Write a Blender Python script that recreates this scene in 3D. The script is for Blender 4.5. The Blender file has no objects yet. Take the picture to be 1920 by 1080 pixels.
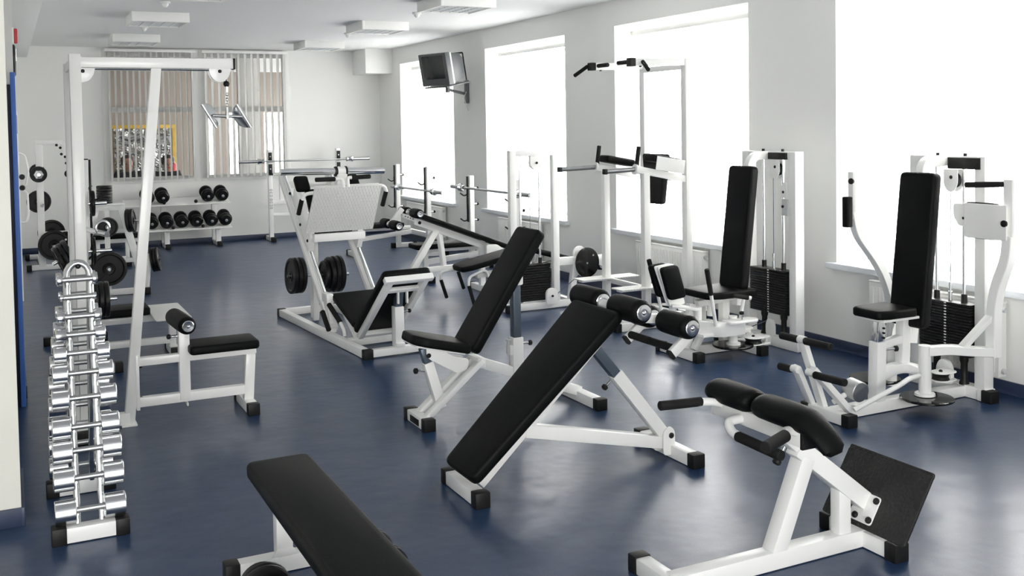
import bpy, bmesh, math, random
from mathutils import Vector, Matrix
random.seed(7)
S = bpy.context.scene
COL = S.collection
V3 = Vector
PI = math.pi

# ------------------------------------------------------------------ camera
cam_d = bpy.data.cameras.new('camera')
cam = bpy.data.objects.new('camera', cam_d)
COL.objects.link(cam)
PAN, TILT, ROLL = math.radians(26.385), math.radians(-2.229), math.radians(-0.935)
fw = V3((math.sin(PAN) * math.cos(TILT), math.cos(PAN) * math.cos(TILT), math.sin(TILT)))
rt = V3((math.cos(PAN), -math.sin(PAN), 0))
up = rt.cross(fw)
r2 = math.cos(ROLL) * rt + math.sin(ROLL) * up
u2 = -math.sin(ROLL) * rt + math.cos(ROLL) * up
m = Matrix((r2, u2, -fw)).transposed().to_4x4()
m.translation = V3((0, 0, 1.8))
cam.matrix_world = m
cam_d.sensor_width = 36.0
cam_d.lens = 1909.0 / 1920 * 36.0
cam_d.shift_y = -230.3 / 1920
cam_d.clip_start = 0.05
S.camera = cam

# ------------------------------------------------------------------ world and exposure
w = bpy.data.worlds.new('world')
S.world = w
w.use_nodes = True
bg = w.node_tree.nodes['Background']
bg.inputs[0].default_value = (1.0, 0.99, 0.965, 1)
bg.inputs[1].default_value = 16.5
S.view_settings.view_transform = 'Standard'
S.view_settings.look = 'None'
S.view_settings.gamma = 1
S.view_settings.use_curve_mapping = False
S.view_settings.exposure = 0.0
S.cycles.use_denoising = True
S.cycles.max_bounces = 10
S.cycles.diffuse_bounces = 6
S.cycles.transparent_max_bounces = 12
S.cycles.sample_clamp_indirect = 8

# ------------------------------------------------------------------ materials
def mat(name, col, rough=0.5, metal=0.0, spec=0.5, coat=0.0, bump=None, var=None):
    mt = bpy.data.materials.new(name)
    mt.use_nodes = True
    nt = mt.node_tree
    b = nt.nodes['Principled BSDF']
    b.inputs['Base Color'].default_value = (*col, 1)
    b.inputs['Roughness'].default_value = rough
    b.inputs['Metallic'].default_value = metal
    b.inputs['Specular IOR Level'].default_value = spec
    b.inputs['Coat Weight'].default_value = coat
    tc = nt.nodes.new('ShaderNodeTexCoord')
    if bump:
        sc, st, det = bump
        n = nt.nodes.new('ShaderNodeTexNoise')
        n.inputs['Scale'].default_value = sc
        n.inputs['Detail'].default_value = det
        bp = nt.nodes.new('ShaderNodeBump')
        bp.inputs['Strength'].default_value = st
        bp.inputs['Distance'].default_value = 0.01
        nt.links.new(tc.outputs['Object'], n.inputs['Vector'])
        nt.links.new(n.outputs['Fac'], bp.inputs['Height'])
        nt.links.new(bp.outputs['Normal'], b.inputs['Normal'])
    if var:
        sc, lo, hi = var
        n = nt.nodes.new('ShaderNodeTexNoise')
        n.inputs['Scale'].default_value = sc
        n.inputs['Detail'].default_value = 3
        rp = nt.nodes.new('ShaderNodeValToRGB')
        rp.color_ramp.elements[0].position = 0.3
        rp.color_ramp.elements[1].position = 0.7
        rp.color_ramp.elements[0].color = (*[c * lo for c in col], 1)
        rp.color_ramp.elements[1].color = (*[min(1, c * hi) for c in col], 1)
        nt.links.new(tc.outputs['Object'], n.inputs['Vector'])
        nt.links.new(n.outputs['Fac'], rp.inputs['Fac'])
        nt.links.new(rp.outputs['Color'], b.inputs['Base Color'])
    return mt

WHITE = mat('white_paint', (0.85, 0.85, 0.83), 0.32, coat=0.15, var=(6, 0.985, 1.0))
VINYL = mat('black_vinyl', (0.0045, 0.005, 0.005), 0.5, spec=0.10, bump=(260, 0.12, 2))
RUBBER = mat('black_rubber', (0.008, 0.008, 0.008), 0.5, spec=0.3, var=(20, 0.8, 1.3))
FOAM = mat('black_foam', (0.010, 0.010, 0.010), 0.75, spec=0.25, bump=(500, 0.2, 2))
IRON = mat('black_iron', (0.007, 0.007, 0.0075), 0.38, spec=0.3, var=(30, 0.8, 1.3))
GLOSSB = mat('glossy_black_enamel', (0.006, 0.006, 0.006), 0.12, spec=0.5, var=(9, 0.95, 1.05))
CHROME = mat('chrome', (0.78, 0.79, 0.80), 0.17, 1.0, var=(12, 0.97, 1.0))
SATIN = mat('satin_chrome', (0.70, 0.71, 0.715), 0.24, 1.0, var=(12, 0.97, 1.0))
STEEL = mat('brushed_steel', (0.50, 0.51, 0.51), 0.30, 1.0, bump=(900, 0.15, 1))
DSTEEL = mat('dull_steel', (0.26, 0.27, 0.28), 0.34, 0.9, var=(12, 0.97, 1.0))
GREYT = mat('slate_grey_tube', (0.115, 0.145, 0.18), 0.32, 0.45, var=(8, 0.95, 1.05))
TVGREY = mat('grey_plastic', (0.075, 0.08, 0.085), 0.4, var=(9, 0.95, 1.05))
SCREEN = mat('tv_glass', (0.02, 0.024, 0.024), 0.12, var=(4, 0.95, 1.05))
SILVER = mat('silver_plastic', (0.55, 0.56, 0.57), 0.4, var=(9, 0.95, 1.05))
WALLM = mat('wall_paint', (0.84, 0.84, 0.815), 0.7, spec=0.25, bump=(180, 0.05, 3), var=(1.5, 0.985, 1.0))
CEILM = mat('ceiling_paint', (0.80, 0.805, 0.80), 0.8, spec=0.2, bump=(140, 0.05, 3))
PILM = mat('pillar_paint', (0.78, 0.77, 0.70), 0.65, spec=0.25, bump=(180, 0.05, 3))
NAVY = mat('navy_vinyl', (0.026, 0.038, 0.080), 0.4, var=(14, 0.9, 1.1))
SILLM = mat('white_sill', (0.72, 0.75, 0.78), 0.3, var=(5, 0.98, 1.0))
RADM = mat('radiator_enamel', (0.80, 0.80, 0.77), 0.35, var=(5, 0.98, 1.0))
BLUE = mat('blue_board', (0.06, 0.16, 0.52), 0.5, var=(4, 0.95, 1.05))
GAPSHADE = mat('board_gap_shade', (0.006, 0.009, 0.035), 0.6, var=(4, 0.95, 1.05))  # shadow in the gap beside the blue board, put into a dark colour
RED = mat('red_plastic', (0.45, 0.02, 0.03), 0.4, var=(9, 0.95, 1.05))
YEL = mat('yellow_frame', (0.72, 0.48, 0.09), 0.5, var=(9, 0.9, 1.1))
BEIGE = mat('beige_wall', (0.42, 0.37, 0.32), 0.75, var=(1.2, 0.95, 1.0))
SKIN = mat('skin', (0.42, 0.25, 0.18), 0.5, var=(30, 0.95, 1.05))
COAT = mat('dark_jacket', (0.015, 0.016, 0.022), 0.8, var=(30, 0.8, 1.2))
HAIRD = mat('brown_hair', (0.06, 0.035, 0.025), 0.6, var=(60, 0.8, 1.2))
HAIRG = mat('dark_hair', (0.025, 0.018, 0.014), 0.6, var=(60, 0.8, 1.2))
WOODD = mat('dark_wood', (0.16, 0.11, 0.07), 0.5, var=(5, 0.8, 1.1))
WIRE = mat('grey_print', (0.42, 0.42, 0.42), 0.6, var=(9, 0.98, 1.0))
LAMPW = mat('lamp_enamel', (0.82, 0.82, 0.80), 0.4, var=(9, 0.98, 1.0))

def floor_mat():
    mt = bpy.data.materials.new('blue_speckled_vinyl_floor')
    mt.use_nodes = True
    nt = mt.node_tree
    N = nt.nodes.new; L = nt.links.new
    b = nt.nodes['Principled BSDF']
    tc = N('ShaderNodeTexCoord')
    n1 = N('ShaderNodeTexNoise'); n1.inputs['Scale'].default_value = 2.2; n1.inputs['Detail'].default_value = 4
    n2 = N('ShaderNodeTexNoise'); n2.inputs['Scale'].default_value = 190; n2.inputs['Detail'].default_value = 2
    L(tc.outputs['Object'], n1.inputs['Vector']); L(tc.outputs['Object'], n2.inputs['Vector'])
    r1 = N('ShaderNodeValToRGB')
    r1.color_ramp.elements[0].color = (0.015, 0.035, 0.086, 1); r1.color_ramp.elements[0].position = 0.0
    r1.color_ramp.elements[1].color = (0.018, 0.040, 0.097, 1); r1.color_ramp.elements[1].position = 1.0
    L(n1.outputs['Fac'], r1.inputs['Fac'])
    r2_ = N('ShaderNodeValToRGB')
    r2_.color_ramp.elements[0].color = (0, 0, 0, 1); r2_.color_ramp.elements[0].position = 0.62
    r2_.color_ramp.elements[1].color = (1, 1, 1, 1); r2_.color_ramp.elements[1].position = 0.74
    L(n2.outputs['Fac'], r2_.inputs['Fac'])
    mx = N('ShaderNodeMix'); mx.data_type = 'RGBA'
    L(r2_.outputs['Color'], mx.inputs['Factor'])
    L(r1.outputs['Color'], mx.inputs['A'])
    mx.inputs['B'].default_value = (0.085, 0.12, 0.18, 1)
    L(mx.outputs['Result'], b.inputs['Base Color'])
    b.inputs['Roughness'].default_value = 0.285
    n4 = N('ShaderNodeTexNoise'); n4.inputs['Scale'].default_value = 4.5; n4.inputs['Detail'].default_value = 2
    bp = N('ShaderNodeBump'); bp.inputs['Strength'].default_value = 0.10; bp.inputs['Distance'].default_value = 0.05
    L(tc.outputs['Object'], n4.inputs['Vector']); L(n4.outputs['Fac'], bp.inputs['Height']); L(bp.outputs['Normal'], b.inputs['Normal'])
    b.inputs['Specular IOR Level'].default_value = 0.40
    return mt
FLOORM = floor_mat()

def tread_mat():
    mt = mat('diamond_tread_white', (0.78, 0.78, 0.75), 0.4)
    nt = mt.node_tree; N = nt.nodes.new; L = nt.links.new
    b = nt.nodes['Principled BSDF']
    tc = N('ShaderNodeTexCoord')
    ck = N('ShaderNodeTexWave'); ck.inputs['Scale'].default_value = 22; ck.inputs['Distortion'].default_value = 0; ck.bands_direction = 'DIAGONAL'
    ck2 = N('ShaderNodeTexWave'); ck2.inputs['Scale'].default_value = 22; ck2.bands_direction = 'DIAGONAL'
    mpn = N('ShaderNodeMapping'); mpn.inputs['Scale'].default_value = (-1, 1, 1)
    L(tc.outputs['Object'], ck.inputs['Vector']); L(tc.outputs['Object'], mpn.inputs['Vector']); L(mpn.outputs['Vector'], ck2.inputs['Vector'])
    mu = N('ShaderNodeMath'); mu.operation = 'MAXIMUM'
    L(ck.outputs['Fac'], mu.inputs[0]); L(ck2.outputs['Fac'], mu.inputs[1])
    bp = N('ShaderNodeBump'); bp.inputs['Strength'].default_value = 0.5; bp.inputs['Distance'].default_value = 0.008
    L(mu.outputs[0], bp.inputs['Height']); L(bp.outputs['Normal'], b.inputs['Normal'])
    return mt
TREAD = tread_mat()

def tread_black():
    mt = mat('black_grip_sheet', (0.010, 0.010, 0.010), 0.5)
    nt = mt.node_tree; N = nt.nodes.new; L = nt.links.new
    b = nt.nodes['Principled BSDF']
    tc = N('ShaderNodeTexCoord')
    v = N('ShaderNodeTexVoronoi'); v.inputs['Scale'].default_value = 70
    L(tc.outputs['Object'], v.inputs['Vector'])
    bp = N('ShaderNodeBump'); bp.inputs['Strength'].default_value = 0.6; bp.inputs['Distance'].default_value = 0.005
    L(v.outputs['Distance'], bp.inputs['Height']); L(bp.outputs['Normal'], b.inputs['Normal'])
    return mt
TREADB = tread_black()

def blind_mat(name, col, tr, sheer=0.0):
    mt = bpy.data.materials.new(name); mt.use_nodes = True
    nt = mt.node_tree; N = nt.nodes.new; L = nt.links.new
    nt.nodes.remove(nt.nodes['Principled BSDF'])
    out = nt.nodes['Material Output']
    d = N('ShaderNodeBsdfDiffuse'); t = N('ShaderNodeBsdfTranslucent'); mx = N('ShaderNodeMixShader')
    tc = N('ShaderNodeTexCoord'); n = N('ShaderNodeTexNoise'); n.inputs['Scale'].default_value = 40
    rp = N('ShaderNodeValToRGB')
    rp.color_ramp.elements[0].color = (*[c * 0.97 for c in col], 1); rp.color_ramp.elements[1].color = (*col, 1)
    L(tc.outputs['Object'], n.inputs['Vector']); L(n.outputs['Fac'], rp.inputs['Fac'])
    L(rp.outputs['Color'], d.inputs['Color']); L(rp.outputs['Color'], t.inputs['Color'])
    mx.inputs[0].default_value = tr
    tp = N('ShaderNodeBsdfTransparent'); m2 = N('ShaderNodeMixShader'); m2.inputs[0].default_value = sheer
    L(d.outputs[0], mx.inputs[1]); L(t.outputs[0], mx.inputs[2])
    L(mx.outputs[0], m2.inputs[1]); L(tp.outputs[0], m2.inputs[2]); L(m2.outputs[0], out.inputs['Surface'])
    return mt
BLINDM = blind_mat('white_blind_fabric', (0.93, 0.93, 0.92), 0.62, 0.45)
BLINDG = blind_mat('grey_blind_fabric', (0.66, 0.66, 0.64), 0.15)

def thin_glass(name, tint=(1, 1, 1), refl=0.06, rough=0.0, bump=0.0):
    mt = bpy.data.materials.new(name); mt.use_nodes = True
    nt = mt.node_tree; N = nt.nodes.new; L = nt.links.new
    nt.nodes.remove(nt.nodes['Principled BSDF'])
    out = nt.nodes['Material Output']
    t = N('ShaderNodeBsdfTransparent'); t.inputs[0].default_value = (*tint, 1)
    g = N('ShaderNodeBsdfGlossy'); g.inputs['Roughness'].default_value = rough
    mx = N('ShaderNodeMixShader'); mx.inputs[0].default_value = refl
    if bump:
        tc = N('ShaderNodeTexCoord'); n = N('ShaderNodeTexNoise'); n.inputs['Scale'].default_value = 5; n.inputs['Detail'].default_value = 3
        n.inputs['Distortion'].default_value = 1.5
        bp = N('ShaderNodeBump'); bp.inputs['Strength'].default_value = bump; bp.inputs['Distance'].default_value = 0.2
        L(tc.outputs['Object'], n.inputs['Vector']); L(n.outputs['Fac'], bp.inputs['Height']); L(bp.outputs['Normal'], g.inputs['Normal'])
    L(t.outputs[0], mx.inputs[1]); L(g.outputs[0], mx.inputs[2]); L(mx.outputs[0], out.inputs['Surface'])
    return mt
GLASS = thin_glass('window_glass', refl=0.03)
PLASTIC = thin_glass('clear_plastic_sheet', (0.85, 0.9, 0.88), 0.45, 0.15, 0.8)

# ------------------------------------------------------------------ mesh builder
def basis(d):
    d = d.normalized()
    a = V3((0, 0, 1)) if abs(d.z) < 0.95 else V3((1, 0, 0))
    x = a.cross(d).normalized()
    y = d.cross(x).normalized()
    return x, y, d

class M:
    jit = 0
    def __init__(s):
        s.b = bmesh.new()
    def _quadloops(s, loops, closed=True, caps=True):
        vs = [[s.b.verts.new(p) for p in lp] for lp in loops]
        n = len(vs[0])
        for a, c in zip(vs, vs[1:]):
            for i in range(n):
                j = (i + 1) % n
                try: s.b.faces.new((a[i], a[j], c[j], c[i]))
                except ValueError: pass
        if caps:
            for lp, rev in ((vs[0], True), (vs[-1], False)):
                try: s.b.faces.new(lp[::-1] if rev else lp)
                except ValueError: pass
    def box(s, c, sz, bev=0.003, R=None):
        c = V3(c)
        M.jit = (M.jit + 3) % 7   # hair's-breadth size differences keep overlapping tube faces from coinciding
        x, y, z = [v / 2 + (0.00025 * M.jit if bev else 0) for v in sz]
        g = bmesh.new()
        bmesh.ops.create_cube(g, size=1)
        for v in g.verts:
            v.co = V3((v.co.x * 2 * x, v.co.y * 2 * y, v.co.z * 2 * z))
        bv = min(bev, x * 0.6, y * 0.6, z * 0.6)
        if bv > 0.0005:
            bmesh.ops.bevel(g, geom=g.edges[:], offset=bv, segments=2, affect='EDGES', profile=0.5)
        mt = Matrix.Translation(c) @ (R.to_4x4() if R else Matrix())
        s._merge(g, mt)
        return s
    def _merge(s, g, mt):
        mp = {}
        for v in g.verts:
            mp[v] = s.b.verts.new(mt @ v.co)
        for f in g.faces:
            try: s.b.faces.new([mp[v] for v in f.verts])
            except ValueError: pass
        g.free()
    def b2(s, lo, hi, bev=0.003):
        lo, hi = V3(lo), V3(hi)
        return s.box((lo + hi) / 2, [abs(v) for v in (hi - lo)], bev)
    def beam(s, p, q, w=0.06, h=None, upv=(0, 0, 1), bev=0.005):
        """square tube from p to q; w = width across, h = depth along upv"""
        p, q = V3(p), V3(q); h = h or w
        d = (q - p); L = d.length; d.normalize()
        u = V3(upv); u = (u - d * u.dot(d))
        if u.length < 1e-3: u = basis(d)[0]
        u.normalize(); x = u.cross(d).normalized()
        R = Matrix((x, u, d)).transposed()
        return s.box((p + q) / 2, (w, h, L), bev, R)
    def rod(s, p, q, r, n=16, r2=None, bev=0.0):
        p, q = V3(p), V3(q); r2 = r if r2 is None else r2
        d = q - p
        x, y, _ = basis(d)
        st = [(0, r), (1, r2)]
        if bev:
            e = bev / d.length
            st = [(0, r - bev), (e, r), (1 - e, r2), (1, r2 - bev)]
        s._quadloops([[p + d * t + x * (rr * math.cos(2 * PI * i / n)) + y * (rr * math.sin(2 * PI * i / n)) for i in range(n)] for t, rr in st])
        return s
    def lathe(s, o, ax, prof, n=28, caps=True):
        o = V3(o); x, y, d = basis(V3(ax))
        s._quadloops([[o + d * t + x * (rr * math.cos(2 * PI * i / n)) + y * (rr * math.sin(2 * PI * i / n)) for i in range(n)] for t, rr in prof], caps=caps)
        return s
    def ball(s, c, r, n=14):
        c = V3(c)
        prof = [(-r * math.cos(PI * k / 8), max(1e-4, r * math.sin(PI * k / 8))) for k in range(9)]
        return s.lathe(c, (0, 0, 1), prof, n)
    def path(s, pts, r, n=12, fil=0.0, seg=5, caps=True, closed=False):
        P = [V3(p) for p in pts]
        out = [P[0]]
        for i in range(1, len(P) - 1):
            a, b_, c = P[i - 1], P[i], P[i + 1]
            f = min(fil, (a - b_).length * 0.49, (c - b_).length * 0.49)
            if f < 1e-4: out.append(b_); continue
            s0 = b_ + (a - b_).normalized() * f; s1 = b_ + (c - b_).normalized() * f
            for k in range(seg + 1):
                t = k / seg
                out.append(s0 * (1 - t) ** 2 + b_ * 2 * t * (1 - t) + s1 * t * t)
        out.append(P[-1])
        loops = []
        prevx = None
        for i, p in enumerate(out):
            t = (out[min(i + 1, len(out) - 1)] - out[max(i - 1, 0)]).normalized()
            if prevx is None: x = basis(t)[0]
            else:
                x = prevx - t * prevx.dot(t)
                x = x.normalized() if x.length > 1e-4 else basis(t)[0]
            y = t.cross(x); prevx = x
            loops.append([p + x * (r * math.cos(2 * PI * k / n)) + y * (r * math.sin(2 * PI * k / n)) for k in range(n)])
        s._quadloops(loops, caps=caps)
        return s
    def sqpath(s, pts, w, h, upv, fil=0.0, seg=6):
        """rectangular tube swept along a planar path; upv = normal of the plane"""
        P = [V3(p) for p in pts]; out = [P[0]]
        for i in range(1, len(P) - 1):
            a, b_, c = P[i - 1], P[i], P[i + 1]
            f = min(fil, (a - b_).length * 0.49, (c - b_).length * 0.49)
            s0 = b_ + (a - b_).normalized() * f; s1 = b_ + (c - b_).normalized() * f
            for k in range(seg + 1):
                t = k / seg
                out.append(s0 * (1 - t) ** 2 + b_ * 2 * t * (1 - t) + s1 * t * t)
        out.append(P[-1]); u = V3(upv).normalized()
        loops = []
        for i, p in enumerate(out):
            t = (out[min(i + 1, len(out) - 1)] - out[max(i - 1, 0)]).normalized()
            x = u.cross(t).normalized()
            c = 0.12
            lp = []
            for sx, sy in ((1, 1 - c), (1 - c, 1), (-1 + c, 1), (-1, 1 - c), (-1, -1 + c), (-1 + c, -1), (1 - c, -1), (1, -1 + c)):
                lp.append(p + x * (sx * h / 2) + u * (sy * w / 2))
            loops.append(lp)
        s._quadloops(loops)
        return s
    def slab(s, o, ux, uy, poly, th, rad=0.02, bev=0.008, crown=0.0, seg=5):
        """rounded plate: poly (2D, counter-clockwise) in plane ux,uy at o, thickness th along ux x uy"""
        o, ux, uy = V3(o), V3(ux).normalized(), V3(uy).normalized(); uz = ux.cross(uy).normalized()
        n = len(poly); pts = []
        rads = rad if isinstance(rad, (list, tuple)) else [rad] * n
        for i in range(n):
            a, b_, c = [V3((*poly[(i + k - 1) % n], 0)) for k in range(3)]
            f = min(rads[i], (a - b_).length * 0.48, (c - b_).length * 0.48)
            if f < 1e-4: pts.append(b_); continue
            s0 = b_ + (a - b_).normalized() * f; s1 = b_ + (c - b_).normalized() * f
            for k in range(seg + 1):
                t = k / seg
                pts.append(s0 * (1 - t) ** 2 + b_ * 2 * t * (1 - t) + s1 * t * t)
        nn = len(pts); nor = []
        for i in range(nn):
            t = pts[(i + 1) % nn] - pts[i - 1]
            nor.append(V3((t.y, -t.x, 0)).normalized())
        bv = min(bev, th * 0.49)
        prof = []
        for k in range(4):
            a = PI / 2 * k / 3
            prof.append((bv * (1 - math.sin(a)), bv * (1 - math.cos(a))))
        lv = prof + [(i_, th - z) for i_, z in prof[::-1]]
        loops = []
        for ins, z in lv:
            loops.append([o + ux * (p.x - q.x * ins) + uy * (p.y - q.y * ins) + uz * z for p, q in zip(pts, nor)])
        if crown:
            ins = min(0.05, th)
            loops.append([o + ux * (p.x - q.x * ins) + uy * (p.y - q.y * ins) + uz * (th + crown) for p, q in zip(pts, nor)])
        s._quadloops(loops)
        return s

ROOT = {}      # object name -> Vector offset between build coordinates and local coordinates
def setp(o, label=None, cat=None, group=None, kind=None):
    if label: o['label'] = label
    if cat: o['category'] = cat
    if group: o['group'] = group
    if kind: o['kind'] = kind
    return o

def thing(name, loc, label, cat, group=None, rz=0.0, world=True):
    o = bpy.data.objects.new(name, None); COL.objects.link(o)
    o.empty_display_size = 0.1
    o.location = loc; o.rotation_euler = (0, 0, rz)
    ROOT[o.name] = V3(loc) if world else V3((0, 0, 0))
    return setp(o, label, cat, group)

def mesh_of(name, mb, mt, off):
    bmesh.ops.recalc_face_normals(mb.b, faces=mb.b.faces[:])
    for v in mb.b.verts: v.co -= off
    for f in mb.b.faces: f.smooth = True
    for e in mb.b.edges:
        if len(e.link_faces) != 2 or e.calc_face_angle(0) > math.radians(38): e.smooth = False
    me = bpy.data.meshes.new(name)
    mb.b.to_mesh(me); mb.b.free()
    for x in (mt if isinstance(mt, (list, tuple)) else [mt]): me.materials.append(x)
    return me

def part(name, mb, mt, parent, label=None):
    off = ROOT[parent.name]
    o = bpy.data.objects.new(name, mesh_of(name, mb, mt, off)); COL.objects.link(o)
    o.parent = parent
    ROOT[o.name] = off
    if label: o['label'] = label
    return o

def solo(name, mb, mt, loc, label=None, cat=None, group=None, kind=None):
    o = bpy.data.objects.new(name, mesh_of(name, mb, mt, V3(loc))); COL.objects.link(o)
    o.location = loc
    ROOT[o.name] = V3(loc)
    return setp(o, label, cat, group, kind)

def struct(name, mb, mt, loc=(0, 0, 0)):
    return solo(name, mb, mt, loc, kind='structure')

def copy_tree(o, loc, label=None, rz=None):
    c = o.copy(); COL.objects.link(c); c.location = loc
    if rz is not None: c.rotation_euler = (0, 0, rz)
    if label: c['label'] = label
    def rec(src, dst):
        for ch in [x for x in src.children]:
            d = ch.copy(); COL.objects.link(d); d.parent = dst
            rec(ch, d)
    rec(o, c)
    return c

FH = 0.065     # floor bar section
def cap(root, e, d, w=FH, L=0.055, name='foot_cap'):
    """black rubber cap over the end e of a bar that leaves in direction d"""
    e, d = V3(e), V3(d).normalized()
    return part(name, M().beam(e - d * L * 0.85, e + d * 0.012, w + 0.010, w + 0.010, bev=0.006), RUBBER, root)

def foot(root, fm, p, q, z=FH / 2, caps=(1, 1)):
    """bar lying on the floor from p to q, added to frame mesh fm, with end caps"""
    p, q = V3((p[0], p[1], z + 0.004)), V3((q[0], q[1], z + 0.004)); d = (q - p).normalized()
    fm.beam(p, q, FH, FH)
    if caps[0]: cap(root, p, -d)
    if caps[1]: cap(root, q, d)

def grip(root, p, q, r=0.017, name='grip'):
    return part(name, M().rod(p, q, r, 16, bev=0.004), FOAM, root)

def knob(root, p, d, L=0.05, r=0.016, name='adjusting_knob'):
    p, d = V3(p), V3(d).normalized()
    k = part(name, M().lathe(p + d * L, d, [(0, r * 0.6), (0.006, r), (0.02, r), (0.026, r * 0.6)], 16), RUBBER, root)
    part('knob_stem', M().rod(p, p + d * L, r * 0.5, 12), CHROME, k, 'chrome knob stem')
    return k

def bolt(root, p, d, r=0.011, name='bolt_cap'):
    p, d = V3(p), V3(d).normalized()
    return part(name, M().lathe(p, d, [(-0.004, r), (0.006, r), (0.011, r * 0.6)], 12), RUBBER, root)

def roller(root, a, b, r=0.055, name='foam_roller'):
    """black padded roller from a to b with chrome end discs"""
    a, b = V3(a), V3(b); d = (b - a); L = d.length
    pr = [(0, r * 0.62), (0.004, r * 0.80), (0.018, r * 0.97), (0.035, r), (L * 0.5, r * 1.03), (L - 0.035, r), (L - 0.018, r * 0.97), (L - 0.004, r * 0.80), (L, r * 0.62)]
    o = part(name, M().lathe(a, d, pr, 28), VINYL, root)
    dn = d.normalized()
    for c, s_ in ((a, -1), (b, 1)):
        e = M().lathe(c - dn * (0.004 * s_), dn * s_, [(0, r * 0.66), (0.009, r * 0.66), (0.012, r * 0.58), (0.010, r * 0.2), (0.016, r * 0.12), (0.018, 0.001)], 24)
        part('end_disc', e, CHROME, o, 'polished end disc')
    return o

def wplate(c, ax, R, th, label, group='weight plates', hub=0.027):
    c, ax = V3(c), V3(ax).normalized()
    h = th / 2
    pr = [(-h * 0.75, hub), (-h * 0.9, R * 0.30), (-h * 0.45, R * 0.36), (-h * 0.45, R * 0.78), (-h, R * 0.84), (-h, R * 0.96), (-h * 0.6, R),
          (h * 0.6, R), (h, R * 0.96), (h, R * 0.84), (h * 0.45, R * 0.78), (h * 0.45, R * 0.36), (h * 0.9, R * 0.30), (h * 0.75, hub)]
    mb = M(); mb.lathe(c, ax, pr + [pr[0]], 40, caps=False)
    return solo('weight_plate', mb, IRON, c, label, 'weight plate', group)

# ================================================================== ROOM
XR, YB, ZC = 5.797, 16.785, 3.099
YF = -4.0           # wall behind the camera
XL = -4.2
WINZ0, WINZ1 = 0.684, 2.833
wins = [(13.551, 15.746), (10.271, 12.452), (7.031, 9.2), (3.80, 5.989)]
struct('floor', M().b2((XL - 0.3, YF - 0.3, -0.1), (9.0, 22.0, 0.0), 0), FLOORM)
struct('ceiling', M().b2((XL - 0.3, YF - 0.3, ZC), (XR + 0.5, 17.2, ZC + 0.15), 0), CEILM)
# window wall
wm = M()
WT = 0.42
edges = sorted(wins)
ycur = YF - 0.3
for a, b_ in edges:
    wm.b2((XR, ycur, 0), (XR + WT, a, ZC), 0)
    wm.b2((XR, a, 0), (XR + WT, b_, WINZ0), 0)
    wm.b2((XR, a, WINZ1), (XR + WT, b_, ZC), 0)
    ycur = b_
wm.b2((XR, ycur, 0), (XR + WT, YB + 0.12, ZC), 0)
struct('wall_right', wm, WALLM)
# back wall with the interior window
BX0, BX1, BZ0, BZ1 = 1.34, 4.215, 1.0, 3.07
bw = M()
bw.b2((-1.5, YB, 0), (BX0, YB + 0.12, ZC), 0)
bw.b2((BX1, YB, 0), (XR, YB + 0.12, ZC), 0)
bw.b2((BX0, YB, 0), (BX1, YB + 0.12, BZ0), 0)
bw.b2((BX0, YB, BZ1), (BX1, YB + 0.12, ZC), 0)
struct('wall_back', bw, WALLM)
struct('wall_left', M().b2((-1.5, 7.62, 0), (0.058, YB, ZC), 0), WALLM)
struct('wall_pillar', M().b2((-1.6, 5.147, 0), (0.009, 5.75, ZC), 0.004), PILM)
struct('wall_side', M().b2((XL - 0.3, YF, 0), (XL, 8.0, ZC), 0), WALLM)
struct('wall_near_left', M().b2((XL, 7.62, 0), (-1.5, 7.9, ZC), 0), WALLM)
fwm = M()
fw_fill_open = [(-4.0, -0.6), (-0.4, 2.3)]  # assumed openings, added and sized to light the camera-facing sides
cx = XL
for a, b_ in fw_fill_open:
    fwm.b2((cx, YF - 0.3, 0), (a, YF, ZC), 0)
    fwm.b2((a, YF - 0.3, 0), (b_, YF, WINZ0), 0)
    fwm.b2((a, YF - 0.3, WINZ1), (b_, YF, ZC), 0)
    cx = b_
fwm.b2((cx, YF - 0.3, 0), (XR, YF, ZC), 0)
struct('wall_front', fwm, WALLM)
# ceiling edge beam on the left and duct box in the far right corner
struct('trim_1', M().b2((0.058, 6.2, 2.93), (0.315, YB, ZC), 0.003), CEILM)
struct('trim_2', M().b2((5.33, 16.10, 2.70), (XR, YB, ZC), 0.004), WALLM)
# baseboards
BH = 0.085
struct('baseboard_right', M().b2((XR - 0.018, YF, 0), (XR, YB, BH), 0.004), NAVY)
struct('baseboard_back', M().b2((0.058, YB - 0.018, 0), (XR - 0.018, YB, BH), 0.004), NAVY)
struct('baseboard_left', M().b2((0.058, 7.62, 0), (0.074, YB - 0.018, BH), 0.003), NAVY)
struct('baseboard_pillar', M().b2((-1.6, 5.133, 0), (0.022, 5.147, BH), 0.003).b2((0.009, 5.133, 0), (0.022, 5.75, BH), 0.003), NAVY)

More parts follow.
